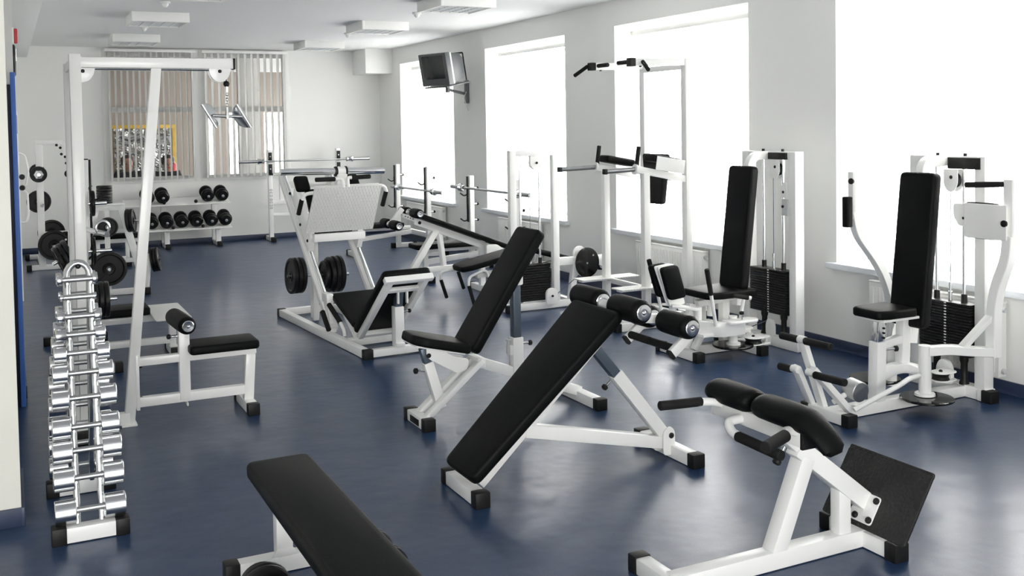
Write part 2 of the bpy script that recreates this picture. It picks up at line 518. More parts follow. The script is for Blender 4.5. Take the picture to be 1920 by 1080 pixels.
# exterior windows of the right wall: frame, mullion, panes, sill, blinds
slat_me = None
for i, (a, b_) in enumerate(wins):
    fr = M()
    xo = XR + 0.33
    t = 0.055
    fr.b2((xo, a, WINZ0), (xo + 0.06, a + t, WINZ1)).b2((xo, b_ - t, WINZ0), (xo + 0.06, b_, WINZ1))
    fr.b2((xo, a + t, WINZ0), (xo + 0.06, b_ - t, WINZ0 + t)).b2((xo, a + t, WINZ1 - t), (xo + 0.06, b_ - t, WINZ1))
    mid = (a + b_) / 2
    fr.b2((xo, mid - 0.03, WINZ0 + t), (xo + 0.06, mid + 0.03, WINZ1 - t))
    fr.b2((xo, a + t, 2.08), (xo + 0.06, mid - 0.03, 2.13)).b2((xo, mid + 0.03, 2.08), (xo + 0.06, b_ - t, 2.13))
    wo = struct('window_%d' % (i + 1), fr, WHITE, (xo, mid, WINZ0))
    part('pane', M().b2((xo + 0.025, a + t, WINZ0 + t), (xo + 0.031, b_ - t, WINZ1 - t), 0), GLASS, wo)
    sl = M().slab((XR - 0.066, a - 0.06, WINZ0 - 0.042), (1, 0, 0), (0, 1, 0), [(0, 0), (0.065, 0), (0.065, 0.061), (0.396, 0.061), (0.396, b_ - a + 0.059), (0.065, b_ - a + 0.059), (0.065, b_ - a + 0.12), (0, b_ - a + 0.12)], 0.046, 0, 0.005)
    part('window_sill', sl, SILLM, wo)
    if i < 4:
        where = ['the far window, behind the hanging television', 'the second window from the back wall', 'the window behind the pull up tower', 'the nearest window, behind the chest press machine'][i]
        bl = thing('vertical_blind', (XR + 0.24, mid, WINZ0 + 0.02), 'white vertical slat blind in ' + where, 'blind', 'white vertical blinds in the window wall')
        part('head_rail', M().b2((XR + 0.205, a + 0.01, WINZ1 - 0.10), (XR + 0.275, b_ - 0.01, WINZ1 - 0.055), 0.004), WHITE, bl)
        part('bottom_chain', M().rod((XR + 0.24, a + 0.04, WINZ0 + 0.06), (XR + 0.24, b_ - 0.04, WINZ0 + 0.06), 0.002, 6), SILVER, bl)
        n = 24
        for k in range(n):
            y = a + 0.05 + (b_ - a - 0.10) * k / (n - 1)
            if slat_me is None:
                sm = M(); R = Matrix.Rotation(math.radians(80), 3, 'Z')
                sm.box((XR + 0.24, mid, (WINZ0 + WINZ1) / 2 - 0.03), (0.098, 0.0012, WINZ1 - WINZ0 - 0.16), 0, R)
                so = part('slat', sm, BLINDM, bl); slat_me = so.data
            else:
                so = bpy.data.objects.new('slat', slat_me); COL.objects.link(so); so.parent = bl
            so.location = (0, y - mid, 0)
for i, (a, b_) in enumerate(fw_fill_open):
    fr = M(); y0 = YF - 0.25
    t = 0.055
    fr.b2((a, y0, WINZ0), (a + t, y0 + 0.06, WINZ1)).b2((b_ - t, y0, WINZ0), (b_, y0 + 0.06, WINZ1))
    fr.b2((a + t, y0, WINZ0), (b_ - t, y0 + 0.06, WINZ0 + t)).b2((a + t, y0, WINZ1 - t), (b_ - t, y0 + 0.06, WINZ1))
    wo = struct('window_%d' % (i + 11), fr, WHITE, ((a + b_) / 2, y0, WINZ0))  # added window behind the camera, there for fill light
    part('pane', M().b2((a + t, y0 + 0.02, WINZ0 + t), (b_ - t, y0 + 0.026, WINZ1 - t), 0), GLASS, wo)

# sky light portals in the window openings (they emit nothing themselves)
def portal(c, rot, sx, sy):
    ld = bpy.data.lights.new('sky_portal', 'AREA'); ld.shape = 'RECTANGLE'; ld.size = sx; ld.size_y = sy
    ld.cycles.is_portal = True
    o = bpy.data.objects.new('sky_portal', ld); COL.objects.link(o); o.location = c; o.rotation_euler = rot
for a, b_ in wins: portal((XR + 0.41, (a + b_) / 2, (WINZ0 + WINZ1) / 2), (0, PI / 2, 0), WINZ1 - WINZ0, b_ - a)
for a, b_ in fw_fill_open: portal(((a + b_) / 2, YF - 0.29, (WINZ0 + WINZ1) / 2), (PI / 2, 0, 0), b_ - a, WINZ1 - WINZ0)
portal((7.09, 18.7, 1.55), (0, PI / 2, 0), 1.3, 1.8)

# interior window of the back wall
fr = M(); y0, y1 = YB - 0.03, YB + 0.06
XM = 2.765
for xa, xb in ((BX0, XM), (XM, BX1)):
    fr.b2((xa, y0, BZ0), (xa + 0.10, y1, BZ1), 0.004).b2((xb - 0.10, y0, BZ0), (xb, y1, BZ1), 0.004)
    fr.b2((xa + 0.10, y0, BZ0), (xb - 0.10, y1, BZ0 + 0.09), 0.004).b2((xa + 0.10, y0, BZ1 - 0.10), (xb - 0.10, y1, BZ1), 0.004)
    fr.b2((xa + 0.10, y0, 2.10), (xb - 0.10, y1, 2.18), 0.004)
wo = struct('window_7', fr, WALLM, (XM, YB, BZ0))
for xa, xb in ((BX0, XM), (XM, BX1)):
    for za, zb in ((BZ0 + 0.09, 2.10), (2.18, BZ1 - 0.10)):
        part('pane', M().b2((xa + 0.10, YB + 0.02, za), (xb - 0.10, YB + 0.026, zb), 0), GLASS, wo)
slat2 = None
for (xa, xb, n, lab, rot) in ((BX0 + 0.04, XM - 0.04, 15, 'grey vertical blind turned open, left half of the back window', 64), (XM + 0.05, BX1 - 0.03, 13, 'grey vertical blind turned open, right half of the back window, behind the cable handle', 48)):
    bl = thing('vertical_blind', ((xa + xb) / 2, YB - 0.09, BZ0), lab, 'blind', 'blinds in the back window')
    part('head_rail', M().b2((xa, YB - 0.12, BZ1 - 0.04), (xb, YB - 0.06, BZ1 + 0.005), 0.004), LAMPW, bl)
    sm = M(); sm.box(((xa + xb) / 2, YB - 0.09, (BZ0 + BZ1) / 2), (0.085, 0.0016, BZ1 - BZ0 - 0.09), 0, Matrix.Rotation(math.radians(rot), 3, 'Z'))
    so = part('slat', sm, BLINDG, bl); me = so.data
    for k in range(n):
        x = xa + 0.06 + (xb - xa - 0.12) * k / (n - 1)
        if k: so = bpy.data.objects.new('slat', me); COL.objects.link(so); so.parent = bl
        so.location = (x - (xa + xb) / 2, 0, 0)

# ------------------------------------------------------------------ room seen through the back window
cw = M()
for xa, xb in ((-1.5, 3.45), (3.75, 4.05), (4.45, 4.75), (5.25, 5.6), (6.3, 9.0)):
    cw.b2((xa, 21.0, 0), (xb, 21.2, 3.3), 0)
for xa, xb in ((3.45, 3.75), (4.05, 4.45), (4.75, 5.25), (5.6, 6.3)):
    cw.b2((xa, 21.0, 0), (xb, 21.2, 0.75), 0).b2((xa, 21.0, 2.15), (xb, 21.2, 3.3), 0)
struct('wall_far', cw, BEIGE)
struct('wall_far_left', M().b2((-1.6, YB + 0.12, 0), (-1.5, 21.2, 3.3), 0), BEIGE)
rw = M()
rw.b2((7.0, YB + 0.12, 0), (7.1, 21.0, 0.9), 0).b2((7.0, YB + 0.12, 2.2), (7.1, 21.0, 3.3), 0).b2((7.0, YB + 0.12, 0.9), (7.1, 17.8, 2.2), 0).b2((7.0, 19.6, 0.9), (7.1, 21.0, 2.2), 0)
struct('wall_far_right', rw, BEIGE)
struct('ceiling_far', M().b2((-1.6, YB + 0.12, 3.12), (9.0, 21.2, 3.3), 0).b2((-1.5, 18.6, 2.86), (7, 18.9, 3.12), 0), CEILM)
struct('trim_3', M().b2((3.62, YB + 0.9, 0), (3.92, YB + 1.25, 3.12), 0.004), WALLM)
ps = thing('plastic_sheet', (2.3, 20.97, 0.5), 'clear plastic sheet with yellow border hung on the wall of the room beyond the window', 'plastic sheet')
part('border', M().b2((1.62, 20.955, 1.86), (3.0, 20.99, 1.93)).b2((1.62, 20.955, 0.5), (1.69, 20.99, 1.86)).b2((2.93, 20.955, 0.5), (3.0, 20.99, 1.86)), YEL, ps)
part('sheet', M().b2((1.69, 20.97, 0.5), (2.93, 20.985, 1.86), 0), PLASTIC, ps)
solo('door_post', M().b2((1.70, 20.3, 0), (1.80, 20.4, 1.78)), WOODD, (1.75, 20.35, 0), 'dark wooden post seen through the left edge of the back window', 'post')
solo('fire_extinguisher', M().lathe((2.72, 19.6, 0.78), (0, 0, 1), [(0, 0.07), (0.02, 0.085), (0.40, 0.085), (0.47, 0.04), (0.50, 0.03), (0.56, 0.03)], 20), RED, (2.72, 19.6, 0.78), 'red canister on a stand behind the back window, right of the two people', 'extinguisher')
solo('canister_stand', M().b2((2.6, 19.48, 0), (2.84, 19.72, 0.78)), WOODD, (2.72, 19.6, 0), 'dark stand under the red canister beyond the back window', 'stand')
bn = thing('waiting_bench', (2.25, 19.15, 0), 'dark bench beyond the back window under the two seated people', 'bench')
part('seat', M().b2((1.55, 18.95, 0.42), (2.95, 19.35, 0.47), 0.01), WOODD, bn)
for xx in (1.65, 2.75): part('leg', M().b2((xx - 0.03, 19.0, 0), (xx + 0.03, 19.3, 0.42)), WOODD, bn)

def person(loc, lab, hair, lean):
    P = thing('person', loc, lab, 'person', 'people beyond the back window')
    x, y, z = loc
    def skin(name, pts, edges_, mt, parent):
        me = bpy.data.meshes.new(name)
        me.from_pydata([(p[0], p[1], p[2]) for p in pts], edges_, [])
        o = bpy.data.objects.new(name, me); COL.objects.link(o); o.parent = parent
        me.materials.append(mt)
        md = o.modifiers.new('skin', 'SKIN'); md.use_smooth_shade = True
        for v, p in zip(me.skin_vertices[0].data, pts): v.radius = (p[3], p[4])
        me.skin_vertices[0].data[0].use_root = True
        o.modifiers.new('sub', 'SUBSURF').levels = 2; o.modifiers['sub'].render_levels = 2
        return o
    body = [(0, 0, 0.10, .14, .11), (0, -0.01, 0.30, .13, .10), (0, -0.02, 0.48, .15, .10), (0, -0.02, 0.56, .07, .06), (lean * .3, -0.03, 0.61, .055, .06), (lean * .5, -0.05, 0.68, .085, .09), (lean * .6, -0.05, 0.78, .095, .11), (lean * .6, -0.03, 0.86, .07, .08),
            (.18, -0.02, 0.54, .055, .055), (.24, -0.05, 0.30, .045, .045), (.16, -0.25, 0.20, .035, .035), (.12, -0.33, 0.20, .03, .018),
            (-.18, -0.02, 0.54, .055, .055), (-.24, -0.05, 0.30, .045, .045), (-.16, -0.25, 0.20, .035, .035), (-.12, -0.33, 0.20, .03, .018),
            (.10, -0.08, 0.08, .085, .08), (.11, -0.45, 0.06, .06, .06), (.11, -0.45, -0.36, .045, .045), (.11, -0.56, -0.43, .04, .03),
            (-.10, -0.08, 0.08, .085, .08), (-.11, -0.45, 0.06, .06, .06), (-.11, -0.45, -0.36, .045, .045), (-.11, -0.56, -0.43, .04, .03)]
    ed = [(0, 1), (1, 2), (2, 3), (3, 4), (4, 5), (5, 6), (6, 7), (2, 8), (8, 9), (9, 10), (10, 11), (2, 12), (12, 13), (13, 14), (14, 15), (0, 16), (16, 17), (17, 18), (18, 19), (0, 20), (20, 21), (21, 22), (22, 23)]
    b_ = skin('body', body, ed, SKIN, P)
    k = 1.22
    jk = [(p[0], p[1], p[2] + 0.02, p[3] * k + 0.02, p[4] * k + 0.02) for p in (body[0], body[1], body[2], body[3], body[8], body[9], body[10], body[12], body[13], body[14])]
    skin('jacket', jk, [(0, 1), (1, 2), (2, 3), (2, 4), (4, 5), (5, 6), (2, 7), (7, 8), (8, 9)], COAT, P)
    ROOT[P.name] = V3((0, 0, 0))
    hm = M()
    hm.lathe((lean * .6, -0.0, 0.80), (0, 0.35, 1), [(-0.06, 0.105), (0.0, 0.118), (0.05, 0.11), (0.09, 0.075), (0.11, 0.01)], 20)
    part('hair', hm, hair, P)
    for sx in (-1, 1): part('eye', M().ball((lean * .55 + sx * 0.034, -0.150, 0.745), 0.012, 10), HAIRG, P)
    part('nose', M().lathe((lean * .55, -0.150, 0.72), (0, -1, -0.2), [(0, 0.016), (0.02, 0.012), (0.03, 0.004)], 10), SKIN, P)
    part('mouth', M().box((lean * .53, -0.138, 0.675), (0.050, 0.012, 0.010), 0.003), RED, P)
    return P
person((1.92, 19.15, 0.49), 'person in a dark jacket seated beyond the back window, left of the other one', HAIRD, -0.02)
person((2.58, 19.2, 0.47), 'person with dark hair seated beyond the back window, beside the red canister', HAIRG, 0.03)

# ------------------------------------------------------------------ ceiling fittings
LAMP_POS = [((1.555, 9.45), 'white square ceiling lamp, left row, nearest the camera'), ((1.555, 12.02), 'white square ceiling lamp in the left row, middle one of its row'), ((1.60, 14.75), 'white square ceiling lamp, left row, closest to the back window'),
            ((4.18, 9.66), 'white square louvre ceiling lamp, right row, nearest the camera'), ((4.20, 12.2), 'white square louvre ceiling lamp, middle of the right row'), ((4.27, 15.1), 'white square louvre ceiling lamp, right row, nearest the back wall')]
lamp0 = None
LAMPD = mat('lamp_louvre', (0.62, 0.64, 0.65), 0.35, 0.2, var=(9, 0.97, 1.0))
for (x, y), lab in LAMP_POS:
    if lamp0 is None:
        lamp0 = thing('ceiling_lamp', (x, y, 3.0), lab, 'ceiling lamp', 'square ceiling lamps')
        hb = M()
        for sx, sy, a, b_ in ((-1, 0, 0.03, 0.66), (1, 0, 0.03, 0.66), (0, -1, 0.60, 0.03), (0, 1, 0.60, 0.03)):
            hb.b2((x + sx * 0.285 - a / 2, y + sy * 0.315 - b_ / 2, 2.995), (x + sx * 0.285 + a / 2, y + sy * 0.315 + b_ / 2, ZC), 0.003)
        hb.b2((x - 0.27, y - 0.30, 3.03), (x + 0.27, y + 0.30, ZC), 0)
        part('housing', hb, LAMPW, lamp0)
        lv = M()
        for k in range(4): lv.b2((x - 0.27 + 0.108 * (k + 1) - 0.003, y - 0.30, 3.0), (x - 0.27 + 0.108 * (k + 1) + 0.003, y + 0.30, 3.03), 0)
        for k in range(7): lv.b2((x - 0.27, y - 0.30 + 0.075 * (k + 1) - 0.002, 3.0), (x + 0.27, y - 0.30 + 0.075 * (k + 1) + 0.002, 3.03), 0)
        part('louvre', lv, LAMPD, lamp0)
    else:
        copy_tree(lamp0, (x, y, 3.0), lab)
det0 = None
for (x, y), lab in (((1.47, 10.72), 'small white smoke detector on the ceiling above the lat tower'), ((1.571, 13.35), 'small white smoke detector between the two left ceiling lamps'), ((4.215, 10.86), 'small white smoke detector next to the nearest right ceiling lamp'), ((4.225, 13.5), 'small white smoke detector behind the middle right ceiling lamp')):
    if det0 is None:
        det0 = thing('smoke_detector', (x, y, ZC), lab, 'smoke detector', 'smoke detectors')
        part('base', M().lathe((x, y, ZC), (0, 0, -1), [(0, 0.05), (0.02, 0.05), (0.022, 0.04)], 20), LAMPW, det0)
        part('sensor_head', M().lathe((x, y, ZC - 0.02), (0, 0, -1), [(0, 0.035), (0.02, 0.03), (0.04, 0.014), (0.042, 0.001)], 16), LAMPW, det0)
    else:
        copy_tree(det0, (x, y, ZC), lab)

# ------------------------------------------------------------------ radiators
for (ya, yb, lab) in ((13.84, 15.28, 'white panel radiator under the far window, behind the bench press'), (10.83, 11.92, 'white panel radiator under the second window, behind the leg curl stack'), (7.58, 8.68, 'white panel radiator under the third window, behind the pull up tower'), (4.45, 5.55, 'white panel radiator under the nearest window, behind the chest press')):
    t = thing('radiator', (5.72, (ya + yb) / 2, 0.12), lab, 'radiator', 'radiators under the windows')
    body = M(); body.b2((5.69, ya, 0.12), (5.765, yb, 0.60), 0.006)
    n = int((yb - ya) / 0.033)
    for k in range(n):
        y = ya + 0.02 + (yb - ya - 0.04) * (k + 0.5) / n
        body.b2((5.683, y - 0.009, 0.15), (5.692, y + 0.009, 0.57), 0.003)
    part('panel', body, RADM, t)
    part('top_grille', M().b2((5.688, ya - 0.005, 0.60), (5.768, yb + 0.005, 0.615), 0.004), RADM, t)
    for y in (ya - 0.004,):
        part('valve', M().lathe((5.725, y, 0.56), (0, -1, 0), [(0, 0.017), (0.02, 0.017), (0.022, 0.01)], 14).lathe((5.725, y, 0.16), (0, -1, 0), [(0, 0.017), (0.02, 0.017), (0.022, 0.01)], 14), SILVER, t, 'metal valve plugs')
    part('bracket', M().b2((5.765, ya + 0.2, 0.3), (XR - 0.004, ya + 0.23, 0.5), 0.002).b2((5.765, yb - 0.23, 0.3), (XR - 0.004, yb - 0.2, 0.5), 0.002), RADM, t)

# ------------------------------------------------------------------ television on bracket
tv = thing('television', (5.35, 12.75, 2.36), 'grey tube television tilted down on a wall arm between the far windows', 'television')
ax = V3((-0.94, -0.30, -0.18)).normalized()      # direction the screen faces
rgt = V3((ax.y, -ax.x, 0)).normalized() * -1
rgt = V3((0, 0, 1)).cross(ax).normalized()
upv = ax.cross(rgt).normalized()
tc = V3((5.12, 12.62, 2.555))
def tvbox(d0, d1, w0, h0, w1, h1, mt, nm, par=None, dz=0.0):
    mb = M()
    lp = []
    for d, wd, ht in ((d0, w0, h0), (d1, w1, h1)):
        c = tc - ax * d + upv * dz
        lp.append([c + rgt * (sx * wd / 2) + upv * (sy * ht / 2) for sx, sy in ((-1, -1), (1, -1), (1, 1), (-1, 1))])
    mb._quadloops(lp)
    bmesh.ops.bevel(mb.b, geom=mb.b.edges[:], offset=0.008, segments=2, affect='EDGES', profile=0.5)
    return part(nm, mb, mt, par or tv)
bez = tvbox(0.0, 0.08, 0.56, 0.43, 0.56, 0.43, TVGREY, 'bezel')
tvbox(-0.006, 0.02, 0.44, 0.31, 0.44, 0.31, SCREEN, 'screen', bez, 0.03)
tvbox(0.08, 0.115, 0.54, 0.42, 0.54, 0.42, SILVER, 'trim_band')
cs = tvbox(0.115, 0.30, 0.52, 0.40, 0.46, 0.34, TVGREY, 'housing')
tvbox(0.30, 0.42, 0.42, 0.30, 0.30, 0.20, TVGREY, 'tube_cover')
st = M()
c0 = tc - ax * 0.33
st.beam(c0 + rgt * 0.25 + upv * 0.17, c0 + rgt * 0.25 - upv * 0.20, 0.02, 0.005, ax).beam(c0 - rgt * 0.25 + upv * 0.17, c0 - rgt * 0.25 - upv * 0.20, 0.02, 0.005, ax).beam(c0 + rgt * 0.25 + upv * 0.17, c0 - rgt * 0.25 + upv * 0.17, 0.02, 0.005, ax)
part('strap', st, RUBBER, tv)
tb = thing('television_bracket', (XR, 13.05, 2.3), 'dark grey swivel wall arm carrying the television', 'bracket')
base_c = tc - ax * 0.20 - upv * 0.235
part('tray', M().box(base_c, (0.42, 0.46, 0.012), 0.003, Matrix((ax, rgt, upv)).transposed()), TVGREY, tb)
part('arm', M().rod(base_c - V3((0, 0, 0.0)), base_c - V3((0, 0, 0.10)), 0.03, 16).rod(base_c - V3((0, 0, 0.06)), (XR - 0.03, 13.03, 2.25), 0.02, 12), TVGREY, tb)
part('wall_plate', M().b2((XR - 0.035, 12.98, 2.12), (XR, 13.09, 2.44), 0.012), TVGREY, tb)
part('cable', M().path([(XR - 0.04, 13.0, 2.28), (XR - 0.1, 12.95, 2.2), (XR - 0.04, 12.98, 2.06), (XR - 0.01, 13.0, 2.02)], 0.006, 8, 0.05), SILVER, tb, 'pale cable')

# ------------------------------------------------------------------ left wall fittings
bd = thing('blue_board', (-0.15, 7.42, 0), 'tall blue padded board standing upright behind the near pillar', 'board')
part('panel', M().b2((-0.40, 7.40, 0.0), (0.034, 7.46, 2.12), 0.004), GAPSHADE, bd)  # dark colour paints the gap shadow between pillar and blue edge
part('edge', M().b2((0.034, 7.385, 0.0), (0.064, 7.475, 2.20), 0.004), BLUE, bd, 'bright blue edge')
al = thing('fire_alarm', (0.058, 8.6, 2.5), 'small red and white alarm box high on the left wall', 'alarm')
part('backplate', M().b2((0.058, 8.55, 2.48), (0.075, 8.66, 2.60), 0.003), LAMPW, al)
part('siren', M().b2((0.075, 8.56, 2.485), (0.10, 8.65, 2.59), 0.008), RED, al)
ck = thing('wall_clock', (0.058, 9.0, 2.38), 'round dark wall clock seen edge on under the red alarm', 'clock')
part('case', M().lathe((0.058, 9.0, 2.38), (1, 0, 0), [(0, 0.13), (0.02, 0.13), (0.03, 0.115), (0.032, 0.001)], 30), RUBBER, ck)
part('hands', M().b2((0.09, 8.995, 2.38), (0.093, 9.005, 2.47), 0).b2((0.09, 9.0, 2.375), (0.093, 9.06, 2.385), 0), CHROME, ck)
wc = thing('wall_cable_station', (0.06, 10.5, 1.0), 'white wall mounted cable station with looped handles behind the blue board', 'exercise machine')
part('rail', M().b2((0.058, 10.4, 0.25), (0.10, 10.46, 2.0), 0.004), WHITE, wc)
part('loop_handle', M().path([(0.10, 10.42, 1.62), (0.15, 10.42, 1.60), (0.175, 10.42, 1.45), (0.15, 10.42, 1.32), (0.11, 10.42, 1.32)], 0.010, 10, 0.05), WHITE, wc)
part('loop_handle', M().path([(0.10, 10.42, 1.28), (0.16, 10.42, 1.26), (0.165, 10.42, 1.05), (0.15, 10.42, 0.98), (0.10, 10.42, 0.98)], 0.010, 10, 0.05), WHITE, wc)
for zz in (1.30, 1.40): part('pulley', M().lathe((0.12, 10.38, zz), (0, 1, 0), [(0, 0.02), (0.02, 0.026), (0.04, 0.02)], 16), RUBBER, wc)
for zz, yy, lab in ((1.80, 9.2, 'small grey blue notice on the left wall, upper one'), (1.62, 10.0, 'small grey blue notice on the left wall, lower one')):
    solo('notice', M().b2((0.058, yy, zz), (0.085, yy + 0.2, zz + 0.15), 0.002), mat('notice_blue', (0.42, 0.44, 0.55), 0.5, var=(8, 0.95, 1.0)), (0.058, yy, zz), lab, 'notice', 'notices on the left wall')
# === MACHINES ===

# ================================================================== A: chrome dumbbell rack
A = thing('dumbbell_rack', (0.28, 5.16, 0), 'tall narrow A-frame rack of chrome tubes on two white floor bars', 'dumbbell rack')
for yy in (4.835, 5.485):
    fm = M(); foot(A, fm, (0.135, yy), (0.43, yy)); part('floor_bar', fm, WHITE, A)
RXA, RXB = 0.231, 0.331
def rail_y(z, side): return (4.848 + 0.25 * z) if side < 0 else (5.475 - 0.25 * z)
for side in (-1, 1):
    pts = [(RXA, rail_y(0.066, side), 0.066), (RXA, rail_y(1.13, side), 1.13)]
    for k in range(1, 8):
        a = PI * k / 8
        z = 1.13 + 0.062 * math.sin(a)
        pts.append((0.281 - 0.05 * math.cos(a), rail_y(z, side), z))
    pts += [(RXB, rail_y(1.13, side), 1.13), (RXB, rail_y(0.066, side), 0.066)]
    rl = part('rail', M().path(pts, 0.0145, 14), SATIN, A)
    if side < 0: part('stop_ball', M().ball((0.281, rail_y(1.185, side) - 0.006, 1.178), 0.013), RUBBER, A)
for z in (0.55, 1.0):
    part('tie_rod', M().rod((RXA, rail_y(z, -1), z), (RXA, rail_y(z, 1), z), 0.008), CHROME, A)
FZ = [1.122, 1.043, 0.957, 0.878, 0.796, 0.709, 0.601, 0.478, 0.378, 0.263, 0.130]
RZ = [1.114, 1.032, 0.949, 0.865, 0.781, 0.685, 0.579, 0.467, 0.368, 0.264, 0.145]
HR = [.029, .017, .030, .035, .040, .045, .048, .050, .051, .052, .053]
HLn = [.022, .014, .032, .045, .055, .065, .072, .078, .082, .086, .088]
LEN = [.172, .155, .189, .212, .236, .256, .272, .280, .287, .291, .293]
ORD = ['topmost', 'second from the top', 'third from the top', 'fourth from the top', 'fifth from the top', 'sixth, in the middle', 'fifth from the bottom', 'fourth from the bottom', 'third from the bottom', 'second from the bottom', 'lowest']
def chrome_dumbbell(c, L, R, HL, label, grp):
    t = thing('dumbbell', c, label, 'dumbbell', grp)
    c = V3(c)
    part('handle', M().rod(c - V3((L / 2 - HL, 0, 0)), c + V3((L / 2 - HL, 0, 0)), 0.0125, 16), STEEL, t, 'knurled steel handle')
    for s_ in (-1, 1):
        e = c + V3((s_ * (L / 2 - HL), 0, 0))
        part('head', M().lathe(e, (s_, 0, 0), [(0, R * 0.94), (0.003, R), (HL - 0.003, R), (HL, R * 0.93), (HL - 0.002, R * 0.6), (HL - 0.002, 0.002)], 28), SATIN, t)
    return t
cups = M()
for i in range(11):
    for side, zs in ((-1, FZ), (1, RZ)):
        z = zs[i]
        y = rail_y(z, side) + side * 0.030
        chrome_dumbbell((0.274 + 0.001 * i, y, z), LEN[i], HR[i], HLn[i],
            'chrome dumbbell, %s on the %s side of the tall narrow rack' % (ORD[i], 'front' if side < 0 else 'rear'),
            'chrome dumbbells on the front of the tall rack' if side < 0 else 'chrome dumbbells on the rear of the tall rack')
        for xx in (RXA, RXB):
            part('cradle_peg', M().rod((xx, rail_y(z - 0.022, side), z - 0.022), (xx, rail_y(z - 0.020, side) + side * 0.034, z - 0.0165), 0.0045, 8), CHROME, A)

# ================================================================== B: lat pulldown tower
B = thing('lat_pulldown_machine', (0.8, 6.6, 0), 'tall white lat pulldown tower with a slanted post and black seat behind the chrome rack', 'exercise machine')
fm = M(); yc = 6.60
fm.beam((0.378, yc - 0.01, 0.05), (0.378, yc - 0.01, 2.268), 0.064, 0.075)
fm.beam((0.362, 7.02, 0.05), (0.362, 7.02, 2.235), 0.05, 0.06)
fm.beam((0.37, yc, 2.205), (0.37, 7.02, 2.205), 0.05, 0.05)
fm.beam((0.405, yc - 0.01, 2.218), (1.302, yc - 0.01, 2.218), 0.06, 0.062)
fm.beam((0.838, yc, 2.188), (0.622, yc, 0.01), 0.058, 0.055, (0, 1, 0))
fm.b2((0.575, yc - 0.05, 0.0), (0.665, yc + 0.05, 0.012))
fm.beam((0.38, yc, 0.045), (0.625, yc, 0.045), 0.06, 0.07)
foot(B, fm, (0.345, 6.30), (0.345, 7.66), caps=(1, 0))
foot(B, fm, (0.22, 7.62), (0.56, 7.62))
fm.beam((0.65, yc, 0.135), (1.34, yc, 0.135), 0.055, 0.058)
fm.beam((0.68, yc, 0.385), (1.40, yc, 0.385), 0.05, 0.05)
fm.b2((0.665, yc - 0.035, 0.09), (0.685, yc + 0.035, 0.43)).b2((0.962, yc - 0.036, 0.08), (0.97, yc + 0.036, 0.10))
fm.beam((0.955, yc, 0.12), (0.955, yc, 0.572), 0.062)
fm.beam((1.365, yc, 0.36), (1.345, yc, 0.05), 0.06, 0.058, (0, 1, 0))
foot(B, fm, (1.345, 6.43), (1.345, 6.86))
part('frame', fm, WHITE, B)
cap(B, (1.302, yc - 0.01, 2.218), (1, 0, 0), 0.060, 0.004, 'end_plug')
part('seat', M().slab((0.975, 6.47, 0.41), (1, 0, 0), (0, 1, 0), [(0, 0), (0.43, 0), (0.43, 0.28), (0, 0.28)], 0.055, 0.035, 0.016), VINYL, B)
roller(B, (0.958, 6.42, 0.606), (0.925, 6.80, 0.612), 0.055, 'thigh_roller')
part('roller_axle', M().rod((0.942, 6.6, 0.55), (0.942, 6.6, 0.61), 0.02, 12), WHITE, B)
knob(B, (0.93, yc - 0.0, 0.52), (-1, 0, 0), 0.05)
for z in (0.36, 0.17): bolt(B, (0.694, yc, z - 0.01), (1, 0, 0), 0.008)
pl = M()
pl.slab((0.405, yc - 0.025, 2.185), (1, 0, 0), (0, 0, 1), [(0, 0), (0, -0.09), (0.045, -0.082), (0.072, -0.05), (0.085, 0)], 0.008, [0, 0, .03, .03, .01], 0.002)
part('pulley_guard', pl, WHITE, B)
pl = M()
pts = [(0.066 * math.cos(PI + PI * k / 14), 0.085 * math.sin(PI + PI * k / 14)) for k in range(15)]
pl.slab((1.215, yc - 0.035, 2.187), (1, 0, 0), (0, 0, 1), pts, 0.007, 0, 0.001).slab((1.215, yc + 0.028, 2.187), (1, 0, 0), (0, 0, 1), pts, 0.007, 0, 0.001)
pg = part('pulley_guard', pl, WHITE, B)
bolt(B, (1.215, yc - 0.044, 2.17), (0, -1, 0), 0.011); bolt(B, (0.42, yc - 0.034, 2.165), (0, -1, 0), 0.011)
part('pulley', M().lathe((1.215, yc - 0.02, 2.16), (0, 1, 0), [(0, 0.05), (0.012, 0.045), (0.024, 0.045), (0.036, 0.05)], 24), RUBBER, B)
part('cable', M().rod((1.262, yc, 2.15), (1.262, yc, 2.09), 0.004, 8).rod((0.43, yc, 2.178), (1.2, yc, 2.178), 0.004, 8), GREYT, B)
part('cable_stop', M().ball((1.262, yc, 2.093), 0.020), RUBBER, B)
H = thing('cable_row_handle', (1.262, yc, 1.9), 'chrome close grip cable handle hanging on a chain from the tower beam', 'cable handle')
ch = M()
z = 2.075
ch.rod((1.262, yc, z), (1.262, yc, z - 0.035), 0.009, 12)
z -= 0.035
for k in range(7):
    o = 0.009; zz = z - 0.012 - k * 0.017
    ringp = []
    for j in range(12):
        a = 2 * PI * j / 12
        ringp.append((1.262 + (0.007 * math.cos(a) if k % 2 else 0), yc + (0 if k % 2 else 0.007 * math.cos(a)), zz + 0.011 * math.sin(a)))
    ch.path(ringp + [ringp[0]], 0.0025, 6)
part('chain', ch, CHROME, H)
part('cross_bar', M().rod((1.17, yc, 1.893), (1.355, yc, 1.885), 0.011, 14).lathe((1.262, yc, 1.91), (0, 0, -1), [(0, 0.012), (0.04, 0.014)], 14).rod((1.262, yc, 1.945), (1.262, yc, 1.90), 0.010, 10), STEEL, H)
